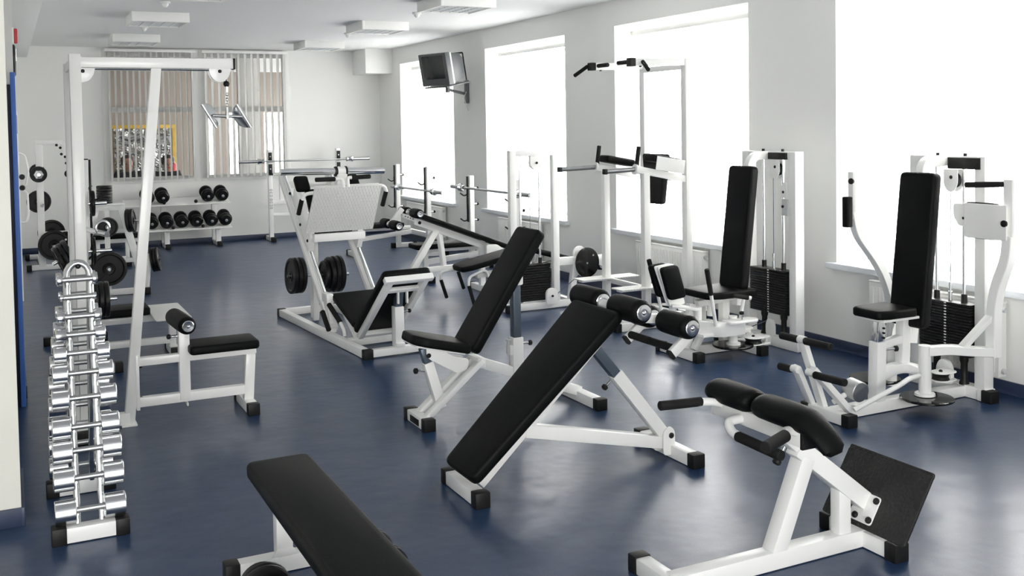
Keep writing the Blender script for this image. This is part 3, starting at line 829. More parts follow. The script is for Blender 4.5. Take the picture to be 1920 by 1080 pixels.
for sx, x0 in ((-1, 1.150), (1, 1.365)):
    hp = M()
    d = V3((0.50, 0.0, -0.86)).normalized()   # long edge of the D plate
    ctr = V3((x0, yc, 1.89))
    hp.slab(ctr, d, (0.52 * sx * -1 if sx < 0 else -0.52, 0.80, 0.30 if sx < 0 else -0.30), [(-0.085, 0.0), (0.085, 0.0), (0.075, 0.045), (0.04, 0.085), (-0.04, 0.085), (-0.075, 0.045)], 0.012, 0.02, 0.002)
    hp.rod(ctr - d * 0.085 + V3((0, -0.01, 0)), ctr + d * 0.085 + V3((0, -0.01, 0)), 0.012, 12)
    part('grip_plate', hp, CHROME, H)

# ================================================================== C: bench with uprights, left, and D: far left rack, plate tree
Cb = thing('bench_press_station', (0.8, 8.6, 0), 'white bench press with black J hooks, plate pegs and tread plate behind the lat tower', 'bench')
fm = M()
for y in (8.12, 9.42):
    fm.beam((0.46, y, 0.05), (0.50, y, 1.60), 0.07, 0.07, (0, 1, 0))
foot(Cb, fm, (0.46, 8.12), (0.46, 9.42), caps=(0, 0))
for y in (8.12, 9.42):
    foot(Cb, fm, (0.24, y), (0.72, y))
fm.beam((0.47, 8.6, 0.30), (1.16, 8.6, 0.30), 0.05, 0.05)
fm.beam((0.47, 8.6, 0.11), (1.16, 8.6, 0.11), 0.05, 0.05)
fm.beam((1.16, 8.6, 0.33), (1.16, 8.6, 0.05), 0.055)
fm.beam((0.47, 8.12, 0.30), (0.47, 9.42, 0.30), 0.05)
foot(Cb, fm, (1.16, 8.40), (1.16, 8.80))
part('frame', fm, WHITE, Cb)
part('seat_pad', M().slab((0.58, 8.44, 0.35), (1, 0, 0), (0, 1, 0), [(0, 0), (0.40, 0), (0.40, 0.30), (0, 0.30)], 0.06, 0.03, 0.015), VINYL, Cb)
for y in (8.12, 9.42): part('end_plug', M().b2((0.466, y - 0.034, 1.598), (0.534, y + 0.034, 1.606), 0.001), RUBBER, Cb)
part('tread_plate', M().slab((0.985, 8.18, 0.338), (1, 0, 0), (0, 1, 0), [(0, 0), (0.27, 0), (0.27, 0.76), (0, 0.76)], 0.012, 0.02, 0.002), TREAD, Cb)
for y in (8.12, 9.42):
    for zt, zb in ((1.60, 1.33), (1.20, 0.74)):
        part('j_hook', M().path([(0.545, y, zt), (0.545, y, zb), (0.575, y, zb - 0.035), (0.61, y, zb - 0.02), (0.645, y, zb + 0.015)], 0.009, 8, 0.03), RUBBER, Cb, 'black J hook')
for z, L in ((1.275, 0.155), (0.92, 0.18), (0.555, 0.205)):
    part('storage_peg', M().rod((0.50, 8.12, z), (0.50 + L, 8.12, z), 0.0135, 14), CHROME, Cb, 'chrome storage peg')
part('storage_peg', M().rod((0.44, 8.12, 0.925), (0.275, 8.10, 0.845), 0.0135, 14), CHROME, Cb, 'chrome storage peg')
part('storage_peg', M().rod((0.50, 8.09, 1.09), (0.62, 7.72, 1.075), 0.020, 14), CHROME, Cb, 'chrome storage peg')
part('collar_ring', M().lathe((0.60, 7.86, 1.115), (0.3, -1, 0), [(0, 0.05), (0.006, 0.058), (0.012, 0.05), (0.012, 0.042), (0, 0.042), (0, 0.05)], 20, caps=False), CHROME, Cb, 'chrome spring collar')
wplate((0.556, 8.12, 1.275), (1, 0, 0), 0.095, 0.03, 'black weight plate on the uppermost peg of the left bench press upright', 'plates on the left bench press pegs')
wplate((0.556, 8.12, 0.92), (1, 0, 0), 0.105, 0.022, 'thin black weight plate on the middle peg of the left bench press upright', 'plates on the left bench press pegs')
for k, x in enumerate((0.556, 0.594, 0.632)):
    wplate((x, 8.12, 0.555), (1, 0, 0), 0.135, 0.034, 'black plate on the low right peg of the left bench press, %s' % ['innermost', 'middle one', 'outermost'][k], 'plates on the low peg of the left bench press')
for k, x in enumerate((0.390, 0.357, 0.324)):
    wplate((x, 8.11, 0.900 - 0.016 * k), (1, 0.10, 0.45), 0.125 - 0.008 * k, 0.030, 'black weight plate on the peg left of the lat tower column, %s' % ['nearest the column', 'middle of three', 'farthest from the column'][k], 'plates on the left-hand peg')

D = thing('incline_press_rack', (0.45, 15.3, 0), 'white rack with a bent top bar and black pegs in the far left corner', 'rack')
fm = M()
fm.beam((0.378, 14.70, 0.05), (0.378, 14.70, 1.70), 0.085, 0.07)
fm.beam((0.34, 14.70, 1.675), (0.66, 14.70, 1.675), 0.07, 0.055)
fm.beam((0.655, 14.70, 1.685), (0.90, 14.70, 0.75), 0.06, 0.065, (0, 1, 0))
foot(D, fm, (0.20, 14.70), (0.98, 14.70)); foot(D, fm, (0.20, 16.0), (0.98, 16.0))
fm.beam((0.378, 14.70, 0.04), (0.378, 16.0, 0.04), 0.07)
fm.beam((0.90, 14.70, 0.04), (0.90, 14.70, 0.78), 0.06)
fm.beam((0.378, 14.70, 0.48), (0.95, 14.70, 0.48), 0.05, 0.045)
part('frame', fm, WHITE, D)
for k in range(4):
    for o in (0, 0.045):
        x = 0.59 + k * 0.055 + o; z = 1.64 - k * 0.12 - o * 0.8
        bolt(D, (x, 14.66, z), (0, -1, 0), 0.018, 'peg')
part('end_ball', M().ball((0.72, 14.63, 1.26), 0.05), RUBBER, D)
bar = thing('barbell', (0.36, 14.8, 1.255), 'short barbell with star collar end on the far left corner rack', 'barbell')
part('shaft', M().rod((0.362, 14.55, 1.265), (0.362, 15.9, 1.265), 0.014, 12), CHROME, bar)
part('star_collar', M().lathe((0.362, 14.50, 1.265), (0, -1, 0), [(0, 0.03), (0.01, 0.062), (0.03, 0.058), (0.035, 0.03), (0.08, 0.022)], 6), CHROME, bar, 'chrome star collar')
part('hook', M().b2((0.345, 14.66, 1.235), (0.38, 14.69, 1.252)), WHITE, D)
wplate((0.362, 14.60, 1.265), (0, 1, 0), 0.105, 0.03, 'small black weight plate behind the star collar in the far left corner', 'plates in the far left corner')
wplate((0.352, 14.80, 1.30), (0, 1, 0), 0.095, 0.03, 'small black plate on the far side of the corner rack post', 'plates in the far left corner')
part('storage_peg', M().rod((0.39, 14.66, 0.875), (0.39, 14.50, 0.86), 0.022, 14), CHROME, D)
part('storage_peg', M().rod((0.36, 14.74, 0.90), (0.36, 14.90, 0.90), 0.016, 14), CHROME, D)
wplate((0.36, 14.78, 0.90), (0, 1, 0), 0.15, 0.035, 'black weight plate halfway up, behind the post of the far left corner rack', 'plates in the far left corner')
part('storage_peg', M().rod((0.52, 14.68, 0.33), (0.52, 14.50, 0.32), 0.022, 14), CHROME, D)
wplate((0.52, 14.60, 0.33), (0, 1, 0), 0.195, 0.05, 'big black weight plate low on the front of the far left corner rack', 'plates in the far left corner')
part('storage_peg', M().rod((0.50, 14.74, 0.48), (0.50, 14.95, 0.48), 0.016, 14), CHROME, D)
wplate((0.50, 14.80, 0.48), (0, 1, 0), 0.17, 0.04, 'big black weight plate half hidden above the low bar of the corner rack', 'plates in the far left corner')
wplate((0.66, 14.62, 0.40), (0.4, 1, 0), 0.10, 0.04, 'small black weight plate right of the big low plate in the far left corner', 'plates in the far left corner')
part('storage_peg', M().rod((0.66, 14.70, 0.40), (0.66, 14.55, 0.40), 0.014, 12), CHROME, D)

PT = thing('plate_tree', (1.1, 11.95, 0), 'white A-frame weight plate tree behind the lat tower', 'plate rack')
fm = M(); y = 11.97
fm.beam((1.10, y, 1.00), (1.345, y, 0.05), 0.075, 0.06, (0, 1, 0)); fm.beam((0.86, y, 1.00), (0.62, y, 0.05), 0.075, 0.06, (0, 1, 0))
fm.beam((0.80, y, 0.975), (1.14, y, 0.975), 0.06, 0.07)
fm.beam((0.78, y, 0.71), (1.15, y, 0.71), 0.05, 0.045); fm.beam((0.70, y, 0.38), (1.24, y, 0.38), 0.05, 0.045)
fm.b2((0.80, y - 0.12, 1.005), (1.14, y + 0.12, 1.018))
foot(PT, fm, (0.62, 11.72), (0.62, 12.3)); foot(PT, fm, (1.345, 11.85), (1.345, 12.3))
fm.beam((0.62, y, 0.035), (1.345, y, 0.035), 0.06)
fm.beam((1.345, 11.90, 0.04), (1.385, 11.90, 0.44), 0.05, 0.05, (0, 1, 0))
part('frame', fm, WHITE, PT)
for x, z, L in ((0.962, 0.765, 0.16), (0.958, 0.31, 0.17)):
    part('storage_peg', M().rod((x, y - 0.02, z), (x, y - L, z), 0.016, 14), CHROME, PT)
fmx = M().beam((0.962, y, 0.98), (0.962, y, 0.05), 0.05)
part('centre_post', fmx, WHITE, PT)
wplate((0.962, y - 0.085, 0.765), (0, 1, 0), 0.106, 0.045, 'black weight plate facing the camera on the plate tree, upper one', 'plates on the front of the plate tree')
wplate((0.958, y - 0.10, 0.31), (0, 1, 0), 0.188, 0.06, 'larger black weight plate facing the camera on the plate tree, lower one', 'plates on the front of the plate tree')
part('storage_peg', M().rod((1.13, y, 0.82), (1.30, y - 0.05, 0.815), 0.012, 12), CHROME, PT)
part('storage_peg', M().rod((1.38, 11.90, 0.37), (1.50, 11.87, 0.385), 0.014, 12), CHROME, PT)
for k in range(2): wplate((1.185 + 0.04 * k, y - 0.015 - 0.012 * k, 0.818), (1, -0.3, 0.12), 0.13, 0.034, 'black weight plate tilted on the right leg of the plate tree, %s' % ['inner of the pair', 'outer of the pair'][k], 'plates on the right leg of the plate tree')
for k in range(3): wplate((1.418 + 0.028 * k, 11.89 - 0.006 * k, 0.372 + 0.004 * k), (1, -0.25, 0.16), 0.135, 0.024, 'black weight plate at the foot of the plate tree, %s' % ['innermost of three', 'middle of three', 'outermost of three'][k], 'plates at the foot of the plate tree')
OD6 = ['lowest of the stack', 'second from the bottom', 'third from the bottom', 'third from the top', 'second from the top', 'topmost of the stack']
for k in range(6): wplate((0.945, y, 1.034 + 0.033 * k), (0, 0, 1), 0.083, 0.032, 'small black plate lying in the pile on the plate tree, %s' % OD6[k], 'plates piled on top of the plate tree')

# bench in the back left behind the plate tree
b0 = thing('flat_bench', (1.2, 14.6, 0), 'small white bench with black pad behind the plate tree near the back wall', 'bench')
fm = M()
fm.beam((0.95, 14.6, 0.34), (1.60, 14.6, 0.34), 0.05, 0.06)
fm.beam((1.05, 14.6, 0.05), (1.05, 14.6, 0.34), 0.05); fm.beam((1.42, 14.6, 0.05), (1.42, 14.6, 0.34), 0.05)
foot(b0, fm, (1.05, 14.45), (1.05, 14.75)); foot(b0, fm, (1.42, 14.45), (1.42, 14.75)); fm.beam((1.05, 14.6, 0.10), (1.42, 14.6, 0.10), 0.05)
part('frame', fm, WHITE, b0)
part('pad', M().slab((0.95, 14.46, 0.375), (1, 0, 0), (0, 1, 0), [(0, 0), (0.68, 0), (0.68, 0.28), (0, 0.28)], 0.06, 0.03, 0.015), VINYL, b0)

# ================================================================== E: dumbbell shelf at the back wall
Er = thing('dumbbell_shelf_rack', (2.55, 16.35, 0), 'low white two-shelf rack for black dumbbells under the back window', 'dumbbell rack')
for x in (2.16, 2.93):
    fm = M()
    fm.beam((x, 16.62, 0.05), (x, 16.62, 0.80), 0.075, 0.06); fm.beam((x, 16.30, 0.035), (x, 16.30, 0.30), 0.075, 0.05)
    foot(Er, fm, (x, 16.16), (x, 16.66))
    fm.beam((x, 16.24, 0.27), (x, 16.64, 0.37), 0.06, 0.03); fm.beam((x, 16.30, 0.655), (x, 16.64, 0.75), 0.06, 0.03)
    part('leg_frame', fm, WHITE, Er)
nrm = V3((0, -0.26, 1)).normalized(); al_ = V3((0, 1, 0.26)).normalized()
for y0_, z0_, wd in ((16.14, 0.275, 0.40), (16.24, 0.655, 0.36)):
    part('shelf', M().slab((1.56, y0_, z0_), (1, 0, 0), al_, [(0, 0), (1.56, 0), (1.56, wd), (0, wd)], 0.012, 0.01, 0.003), WHITE, Er)
def bd_place(x, y, z, ay, label, grp, n=4):
    t = thing('dumbbell', (x, y, z), label, 'dumbbell', grp)
    ax = V3((0.0, math.cos(ay), math.sin(ay)))
    c = V3((x, y, z))
    part('handle', M().rod(c - ax * 0.15, c + ax * 0.15, 0.016, 14), STEEL, t, 'steel handle')
    for s_ in (-1, 1):
        for k in range(n):
            R = 0.10 - 0.006 * k * (1 if k > 1 else 0)
            part('plate_disc', M().lathe(c + ax * s_ * (0.062 + 0.026 * k), ax * s_, [(0, R * 0.5), (0.0, R * 0.94), (0.006, R), (0.018, R), (0.024, R * 0.92), (0.021, R * 0.6), (0.025, R * 0.3), (0.025, 0.004)], 28), IRON, t)
        part('end_nut', M().lathe(c + ax * s_ * (0.062 + 0.026 * n), ax * s_, [(0, 0.022), (0.012, 0.022), (0.016, 0.012)], 12), STEEL, t)
    return t
low = [(1.80, 'leftmost on it'), (2.02, 'second from the left'), (2.245, 'third from the left'), (2.46, 'third from the right'), (2.685, 'second from the right'), (2.90, 'rightmost on it')]
for x, lab in low: bd_place(x + 0.135, 16.32, 0.438, 0.25, 'black plate loaded dumbbell, lower shelf of the back rack, ' + lab, 'black dumbbells on the lower shelf')
for x, lab in ((1.80, 'leftmost on it'), (2.02, 'second from the left'), (2.69, 'second from the right'), (2.91, 'rightmost on it')): bd_place(x + 0.10, 16.42, 0.815, 0.25, 'black plate loaded dumbbell, upper shelf of the back rack, ' + lab, 'black dumbbells on the upper shelf')
for x, z, y in ((2.13, 0.71, 16.27), (2.60, 0.71, 16.27), (2.24, 0.33, 16.17), (2.68, 0.33, 16.17)):
    part('stop_ball', M().ball((x, y, z), 0.028, 12), RUBBER, Er)

# ================================================================== F: leg press
FL = (2.441, 7.499, 0)
F = thing('leg_press_machine', FL, 'white 45 degree leg press with diamond tread footplate and black seat', 'exercise machine', rz=math.radians(3.7), world=False)
fm = M()
foot(F, fm, (0.03, 0.04), (0.03, 2.26)); foot(F, fm, (0.57, 0.04), (0.57, 2.26))
for y in (0.07, 0.56, 2.23): fm.beam((0.03, y, 0.039), (0.57, y, 0.039), 0.06, 0.06)
for x in (0.07, 0.53):
    fm.beam((x, 0.92, 0.09), (x, 2.235, 1.335), 0.05, 0.075, (1, 0, 0))
    fm.beam((x, 0.96, 0.05), (x, 1.04, 0.34), 0.05, 0.10, (0, 1, 0))
    fm.b2((x - 0.03, 0.98, 0.30), (x + 0.03, 1.12, 0.38), 0.01)
fm.beam((0.07, 2.18, 1.27), (0.53, 2.18, 1.27), 0.05, 0.06)
fm.beam((0.24, 1.88, 0.02), (0.24, 1.88, 0.98), 0.065, 0.065); fm.beam((0.07, 1.88, 0.98), (0.53, 1.88, 0.98), 0.05)
fm.b2((0.265, 0.02, 0.07), (0.335, 0.12, 0.10)).beam((0.30, 0.075, 0.07), (0.30, 0.075, 0.385), 0.075)
# seat support
fm.beam((0.16, 0.58, 0.06), (0.14, 0.80, 0.24), 0.05, 0.05); fm.beam((0.44, 0.58, 0.06), (0.46, 0.80, 0.24), 0.05, 0.05)
fm.beam((0.12, 0.56, 0.10), (0.22, 0.56, 0.10), 0.04); fm.beam((0.40, 0.56, 0.10), (0.50, 0.56, 0.10), 0.04)
part('frame', fm, WHITE, F)
for x in (0.07, 0.53):
    part('guide_rod', M().rod((x + (0.0), 1.00, 0.235), (x, 2.20, 1.370), 0.016, 14), CHROME, F, 'chrome guide rod')
part('support_post', M().beam((0.30, 0.075, 0.38), (0.30, 0.035, 0.56), 0.058, 0.058), GREYT, F, 'slate grey adjusting post')
knob(F, (0.335, 0.07, 0.34), (1, 0, 0), 0.05)
# seat and back
sd = V3((0, -0.5, -0.205)).normalized()
part('seat', M().slab((0.09, 1.02, 0.385), (1, 0, 0), -sd * -1, [(0, 0), (0.42, 0), (0.40, 0.52), (0.02, 0.52)], 0.05, 0.04, 0.015), VINYL, F)
bdv = V3((0, -0.64, 0.53)).normalized()
bn = V3((1, 0, 0)).cross(bdv).normalized()
if bn.z < 0: bn = -bn
bo = V3((0.085, 0.52, 0.165)) - bn * 0.06
part('backrest', M().slab(bo + bn * 0.06, (1, 0, 0), bdv, [(0, 0), (0.40, 0), (0.40, 0.86), (0, 0.86)], 0.06, 0.04, 0.018), VINYL, F)
bf = M()
q = bo - bn * 0.03
for x in (0.045, 0.345):
    bf.beam(q + V3((x, 0, 0)) + bdv * 0.0, q + V3((x, 0, 0)) + bdv * 0.84, 0.045, 0.05, bn)
bf.beam(q + V3((-0.005, 0, 0)) + bdv * 0.845, q + V3((0.40, 0, 0)) + bdv * 0.845, 0.05, 0.05, bn)
bf.beam(q + V3((0.045, 0, 0)) + bdv * 0.03, q + V3((0.345, 0, 0)) + bdv * 0.03, 0.04, 0.04, bn)
bf.beam(q + V3((0.045, 0, 0)) + bdv * 0.70, q + V3((0.345, 0, 0)) + bdv * 0.70, 0.04, 0.03, bn)
for x in (0.16, 0.235): bf.beam(q + V3((x, 0, 0)) + bdv * 0.68, q + V3((x, 0, -0.10)) + bdv * 0.68, 0.012, 0.03)
part('backrest_frame', bf, WHITE, F)
# sled
dn = V3((0, 0.19, -0.40)).normalized()          # down the footplate
px = V3((1, 0, 0))
pn = px.cross(dn).normalized()
fp0 = V3((0.005, 1.12, 1.287))
part('footplate', M().slab(fp0 + px * 0.0, px, dn, [(0, 0), (0.62, 0), (0.605, 0.45), (-0.03, 0.45)], 0.014, 0.006, 0.003), TREAD, F)
sl = M()
back = V3((0, 1, 0.42)).normalized()
sl.slab(fp0 + back * 0.03 + px * 0.01, px, dn, [(0, 0), (0.60, 0), (0.59, 0.45), (-0.01, 0.45)], 0.02, 0.006, 0.003)
for x in (0.04, 0.50):
    sl.slab((x, 1.34, 0.83), (0, 0.70, 0.71), (0, -0.71, 0.70), [(-0.02, -0.17), (0.60, -0.17), (0.63, -0.02), (0.03, -0.02)], 0.05, 0.02, 0.004)
sl.beam((0.06, 1.35, 0.83), (0.54, 1.35, 0.83), 0.06, 0.07)
sl.beam((0.32, 1.40, 1.12), (0.32, 1.33, 1.40), 0.09, 0.10)
sl.slab((0.22, 1.42, 1.20), (1, 0, 0), (0, -0.2, 1), [(0, 0), (0.20, 0), (0.14, 0.2), (0.06, 0.2)], 0.02, 0.01, 0.003)
part('sled', sl, WHITE, F)
part('load_bar', M().rod((-0.235, 1.33, 1.428), (0.275, 1.33, 1.418), 0.030, 20).rod((0.365, 1.33, 1.416), (0.735, 1.33, 1.408), 0.030, 20), CHROME, F, 'chrome plate loading bar')
part('bar_sleeve', M().rod((0.28, 1.33, 1.415), (0.36, 1.33, 1.415), 0.042, 24, bev=0.004), WHITE, F)
for x in (0.274, 0.366): part('bar_ring', M().rod((x - 0.008, 1.33, 1.415), (x + 0.008, 1.33, 1.415), 0.046, 24), RUBBER, F)
sh = M(); sh.path([(0.02, 1.18, 1.245), (-0.065, 1.19, 1.235), (-0.088, 1.20, 1.18)], 0.016, 12, 0.04)
part('handle_tube', sh, WHITE, F); grip(F, (-0.088, 1.20, 1.19), (-0.106, 1.25, 1.055), 0.02)
sh = M(); sh.path([(0.60, 1.18, 1.285), (0.68, 1.19, 1.275), (0.702, 1.20, 1.22)], 0.016, 12, 0.04)
part('handle_tube', sh, WHITE, F); grip(F, (0.700, 1.20, 1.228), (0.681, 1.25, 1.09), 0.02)
for a, b_, c in (((0.27, 1.13, 1.28), (0.265, 1.15, 1.358), (0.20, 1.15, 1.358)), ((0.31, 1.13, 1.28), (0.315, 1.15, 1.365), (0.36, 1.15, 1.365))):
    part('handle_tube', M().path([a, b_, c], 0.016, 12, 0.05), WHITE, F)
grip(F, (0.02, 1.15, 1.358), (0.20, 1.15, 1.357), 0.02); grip(F, (0.352, 1.15, 1.364), (0.53, 1.15, 1.368), 0.02)
part('shoulder_pad', M().slab((-0.02, 1.56, 1.225), (1, 0, 0), (0, 0.5, 0.6), [(0, 0), (0.13, 0), (0.13, 0.16), (0, 0.16)], 0.05, 0.03, 0.015), VINYL, F)
part('shoulder_pad', M().slab((0.46, 1.56, 1.225), (1, 0, 0), (0, 0.5, 0.6), [(0, 0), (0.13, 0), (0.13, 0.16), (0, 0.16)], 0.05, 0.03, 0.015), VINYL, F)
part('hack_pad', M().slab((0.12, 1.50, 0.80), (1, 0, 0), (0, 0.45, 0.70), [(0, 0), (0.36, 0), (0.36, 0.50), (0, 0.50)], 0.05, 0.03, 0.015), VINYL, F)
for x in (0.055,):
    for z, y in ((1.20, 2.02), (0.93, 1.74), (0.80, 1.55)): bolt(F, (x - 0.015, y - 0.10, z), (-1, 0, 0), 0.014)
grip(F, (-0.01, 0.965, 0.245), (-0.005, 0.825, 0.10), 0.021); 
part('safety_handle', M().path([(0.09, 0.80, 0.16), (0.10, 0.74, 0.10), (0.10, 0.73, 0.055)], 0.016, 12, 0.04), WHITE, F)
grip(F, (0.055, 0.985, 0.295), (0.09, 0.80, 0.16), 0.021)
part('plate_axle', M().rod((-0.07, 1.72, 0.46), (0.52, 1.72, 0.43), 0.016, 14), CHROME, F); part('axle_post', M().beam((0.20, 1.745, 0.02), (0.20, 1.745, 0.50), 0.05).beam((0.20, 1.745, 0.05), (0.24, 1.88, 0.05), 0.05), WHITE, F)
Rz = Matrix.Rotation(math.radians(3.7), 3, 'Z')
def Fw(p): return Rz @ V3(p) + V3(FL)
for k, x in enumerate((-0.030, 0.012, 0.052)):
    wplate(Fw((x, 1.72, 0.458)), Rz @ V3((1, 0, -0.04)), 0.165, 0.036, 'black weight plate low on the left of the leg press, %s' % ['outermost of three', 'middle of three', 'innermost of three'][k], 'plates on the left of the leg press')
for k, x in enumerate((0.285, 0.33, 0.375, 0.42)):
    wplate(Fw((x, 1.72, 0.44)), Rz @ V3((1, 0, -0.04)), [0.135, 0.165, 0.17, 0.172][k], 0.040, 'black weight plate under the leg press footplate, %s' % ['smaller leftmost one', 'second from the left', 'second from the right', 'rightmost one'][k], 'plates under the leg press sled')

# ================================================================== barbells and racks at the back and by the windows
def barbell(a, b_, label, sleeve=0.40, grp='long barbells on racks', r=0.014, rs=0.025):
    a, b_ = V3(a), V3(b_); d = (b_ - a).normalized()
    t = thing('barbell', (a + b_) / 2, label, 'barbell', grp)
    part('shaft', M().rod(a + d * sleeve, b_ - d * sleeve, r, 14), STEEL, t)
    for p, s_ in ((a, 1), (b_, -1)):
        part('sleeve', M().rod(p, p + d * s_ * sleeve, rs, 16, bev=0.003).rod(p + d * s_ * (sleeve - 0.02), p + d * s_ * sleeve, rs * 1.5, 16), STEEL, t)
        part('collar', M().lathe(p + d * s_ * (sleeve - 0.11), d * s_, [(0, rs), (0.005, rs * 2.0), (0.035, rs * 2.1), (0.04, rs * 1.5), (0.065, rs * 1.9), (0.075, rs)], 8), CHROME, t)
    return t

G = thing('squat_rack', (4.4, 16.4, 0), 'white squat rack with black drilled rails against the back wall', 'rack')
fm = M()
for x in (3.79, 4.92):
    fm.beam((x, 16.42, 0.05), (x, 16.42, 1.47), 0.065, 0.065)
    foot(G, fm, (x, 16.26), (x, 16.72))
fm.beam((3.79, 16.45, 0.62), (4.92, 16.45, 0.62), 0.05, 0.06); fm.beam((3.79, 16.45, 0.42), (4.92, 16.45, 0.42), 0.05, 0.05)
fm.beam((3.98, 16.48, 0.62), (3.98, 16.48, 1.10), 0.06, 0.05)
fm.beam((3.79, 16.45, 1.07), (4.92, 16.45, 1.09), 0.012, 0.02)
part('frame', fm, WHITE, G)
for x in (3.79, 4.92):
    for z0, z1 in ((1.30, 1.43), (1.09, 1.24)):
        pr = part('drilled_rail', M().b2((x - 0.028, 16.372, z0), (x + 0.028, 16.387, z1), 0.003).b2((x - 0.028, 16.33, z0 - 0.025), (x + 0.028, 16.387, z0 + 0.004), 0.003), RUBBER, G)
        part('hole', M().rod((x, 16.372, (z0 + z1) / 2), (x, 16.369, (z0 + z1) / 2), 0.011, 12), SILVER, pr)
# lettering running up the left post (worn dealer lettering, grey on white)
for k, (zz, hh) in enumerate(((0.52, 0.03), (0.565, 0.03), (0.61, 0.03), (0.655, 0.03), (0.72, 0.03), (0.765, 0.03), (0.81, 0.03))):
    lt = M()
    xl, xr_, y = 3.768, 3.812, 16.385
    pat = k % 3
    lt.b2((xl, y, zz), (xl + 0.010, y + 0.003, zz + hh), 0); lt.b2((xr_ - 0.010, y, zz), (xr_, y + 0.003, zz + hh), 0)
    if pat != 1: lt.b2((xl, y, zz + hh - 0.009), (xr_, y + 0.003, zz + hh), 0)
    if pat != 2: lt.b2((xl, y, zz), (xr_, y + 0.003, zz + 0.009), 0)
    part('letter', lt, WIRE, G, 'grey letter')
barbell((3.27, 16.30, 1.292), (5.43, 16.30, 1.292), 'long steel barbell on the squat rack in front of the back window')

def bench_press(y0, y1, xu, padx, label, dx, z_top=1.25):
    t = thing('bench_press', (xu - 0.4, (y0 + y1) / 2, 0), label, 'bench', 'bench presses by the window wall')
    fm = M(); ym = (y0 + y1) / 2
    for y in (y0, y1):
        fm.beam((xu, y, 0.05), (xu, y, z_top), 0.075, 0.06, (1, 0, 0))
        foot(t, fm, (xu - 0.10, y), (xu + 0.27, y))
    fm.beam((xu, y0, 0.30), (xu, y1, 0.30), 0.05, 0.06)
    fm.beam((xu, ym, 0.30), (padx, ym, 0.22), 0.05, 0.06); fm.beam((xu - 0.04, ym, 0.36), (padx - 0.1, ym, 0.36), 0.05, 0.05)
    fm.beam((padx, ym, 0.05), (padx, ym, 0.36), 0.055)
    foot(t, fm, (padx, ym - 0.20), (padx, ym + 0.20))
    part('frame', fm, WHITE, t)
    part('pad', M().slab((padx - 0.16, ym - 0.15, 0.385), (1, 0, 0), (0, 1, 0), [(0, 0), (xu - padx - 0.02, 0), (xu - padx - 0.02, 0.30), (0, 0.30)], 0.06, 0.03, 0.015), VINYL, t)
    for y in (y0, y1):
        hk = M(); x = xu - 0.048
        hk.b2((x - 0.004, y - 0.022, 0.60), (x + 0.004, y + 0.022, z_top - 0.01), 0.001)
        part('black_rail', hk, RUBBER, t)
        for zz in (z_top - 0.24, 0.62):
            part('j_hook', M().path([(x - 0.005, y, zz + 0.06), (x - 0.005, y, zz), (x - 0.05, y, zz - 0.012), (x - 0.10, y, zz + 0.025)], 0.009, 8, 0.02), RUBBER, t)
        for zz in (z_top - 0.16, z_top - 0.36, 0.62): knob(t, (xu + 0.03, y, zz), (1, 0.1, 0), 0.05, 0.018, 'clamp_knob')
    return t
bench_press(14.39, 13.16, 5.22, 4.32, 'white bench press by the far window, farthest from the camera', 0)
barbell((5.14, 14.43, 0.925), (5.14, 12.43, 0.925), 'steel barbell on the bench press by the far window', 0.38)
bench_press(11.70, 10.42, 5.22, 4.34, 'white bench press between the far windows, behind the leg curl stack', 0, 1.18)
barbell((5.13, 12.10, 1.03), (5.13, 9.90, 1.03), 'steel barbell on the bench press behind the leg curl stack', 0.38)

# ================================================================== I: decline bench by the windows
I = thing('decline_bench', (4.3, 10.05, 0), 'low slanted decline bench with foam leg rollers, in front of the window bench presses', 'bench')
yI = 10.05
dI = V3((4.86 - 3.86, 0, 0.475 - 0.865)).normalized()
pI = V3((3.86, yI, 0.845))
nI = V3((0, -1, 0)).cross(dI).normalized()
if nI.z < 0: nI = -nI
fm = M()
fm.beam(pI - nI * 0.045 - dI * 0.02, pI - nI * 0.045 + dI * 0.86, 0.06, 0.075, nI)
fm.beam((4.08, yI, 0.72), (3.62, yI, 0.04), 0.065, 0.065, (0, 1, 0))
fm.beam((4.10, yI, 0.70), (4.16, yI + 0.02, 0.30), 0.05, 0.05)
fm.beam((3.78, yI, 0.275), (4.62, yI, 0.30), 0.055, 0.055)
fm.beam((4.60, yI, 0.05), (4.60, yI, 0.56), 0.06, 0.06)
fm.slab((4.60, yI - 0.05, 0.42), (1, 0, 0), (0, 0, 1), [(0, 0), (0.20, -0.06), (0.24, 0.02), (0.12, 0.10), (0, 0.10)], 0.08, 0.02, 0.003)
foot(I, fm, (3.62, yI - 0.28), (3.62, yI + 0.28)); foot(I, fm, (4.60, yI - 0.28), (4.60, yI + 0.28))
arm0 = pI - nI * 0.03
fm.beam(arm0 - dI * 0.02, arm0 - dI * 0.17, 0.04, 0.045, nI)
fm.beam(arm0 - dI * 0.17 + V3((0, 0, 0.07)), (3.56, yI, 0.79), 0.05, 0.045, (0, 1, 0))
part('frame', fm, WHITE, I)
part('pad', M().slab(pI + V3((0, 0.15, 0)) - nI * 0.0 - dI * 0.03, dI, (0, -1, 0) if V3(dI).cross(V3((0, -1, 0))).z > 0 else (0, 1, 0), [(0.0, 0.03), (0.15, 0), (1.09, 0.02), (1.09, 0.28), (0.15, 0.30), (0.0, 0.27)] if V3(dI).cross(V3((0, -1, 0))).z > 0 else [(0.0, -0.27), (0.15, -0.30), (1.09, -0.28), (1.09, -0.02), (0.15, 0), (0.0, -0.03)], 0.05, 0.02, 0.014), VINYL, I)
roller(I, (3.785, yI - 0.28, 0.905), (3.785, yI - 0.06, 0.905), 0.05); roller(I, (3.785, yI + 0.06, 0.905), (3.785, yI + 0.28, 0.905), 0.05)
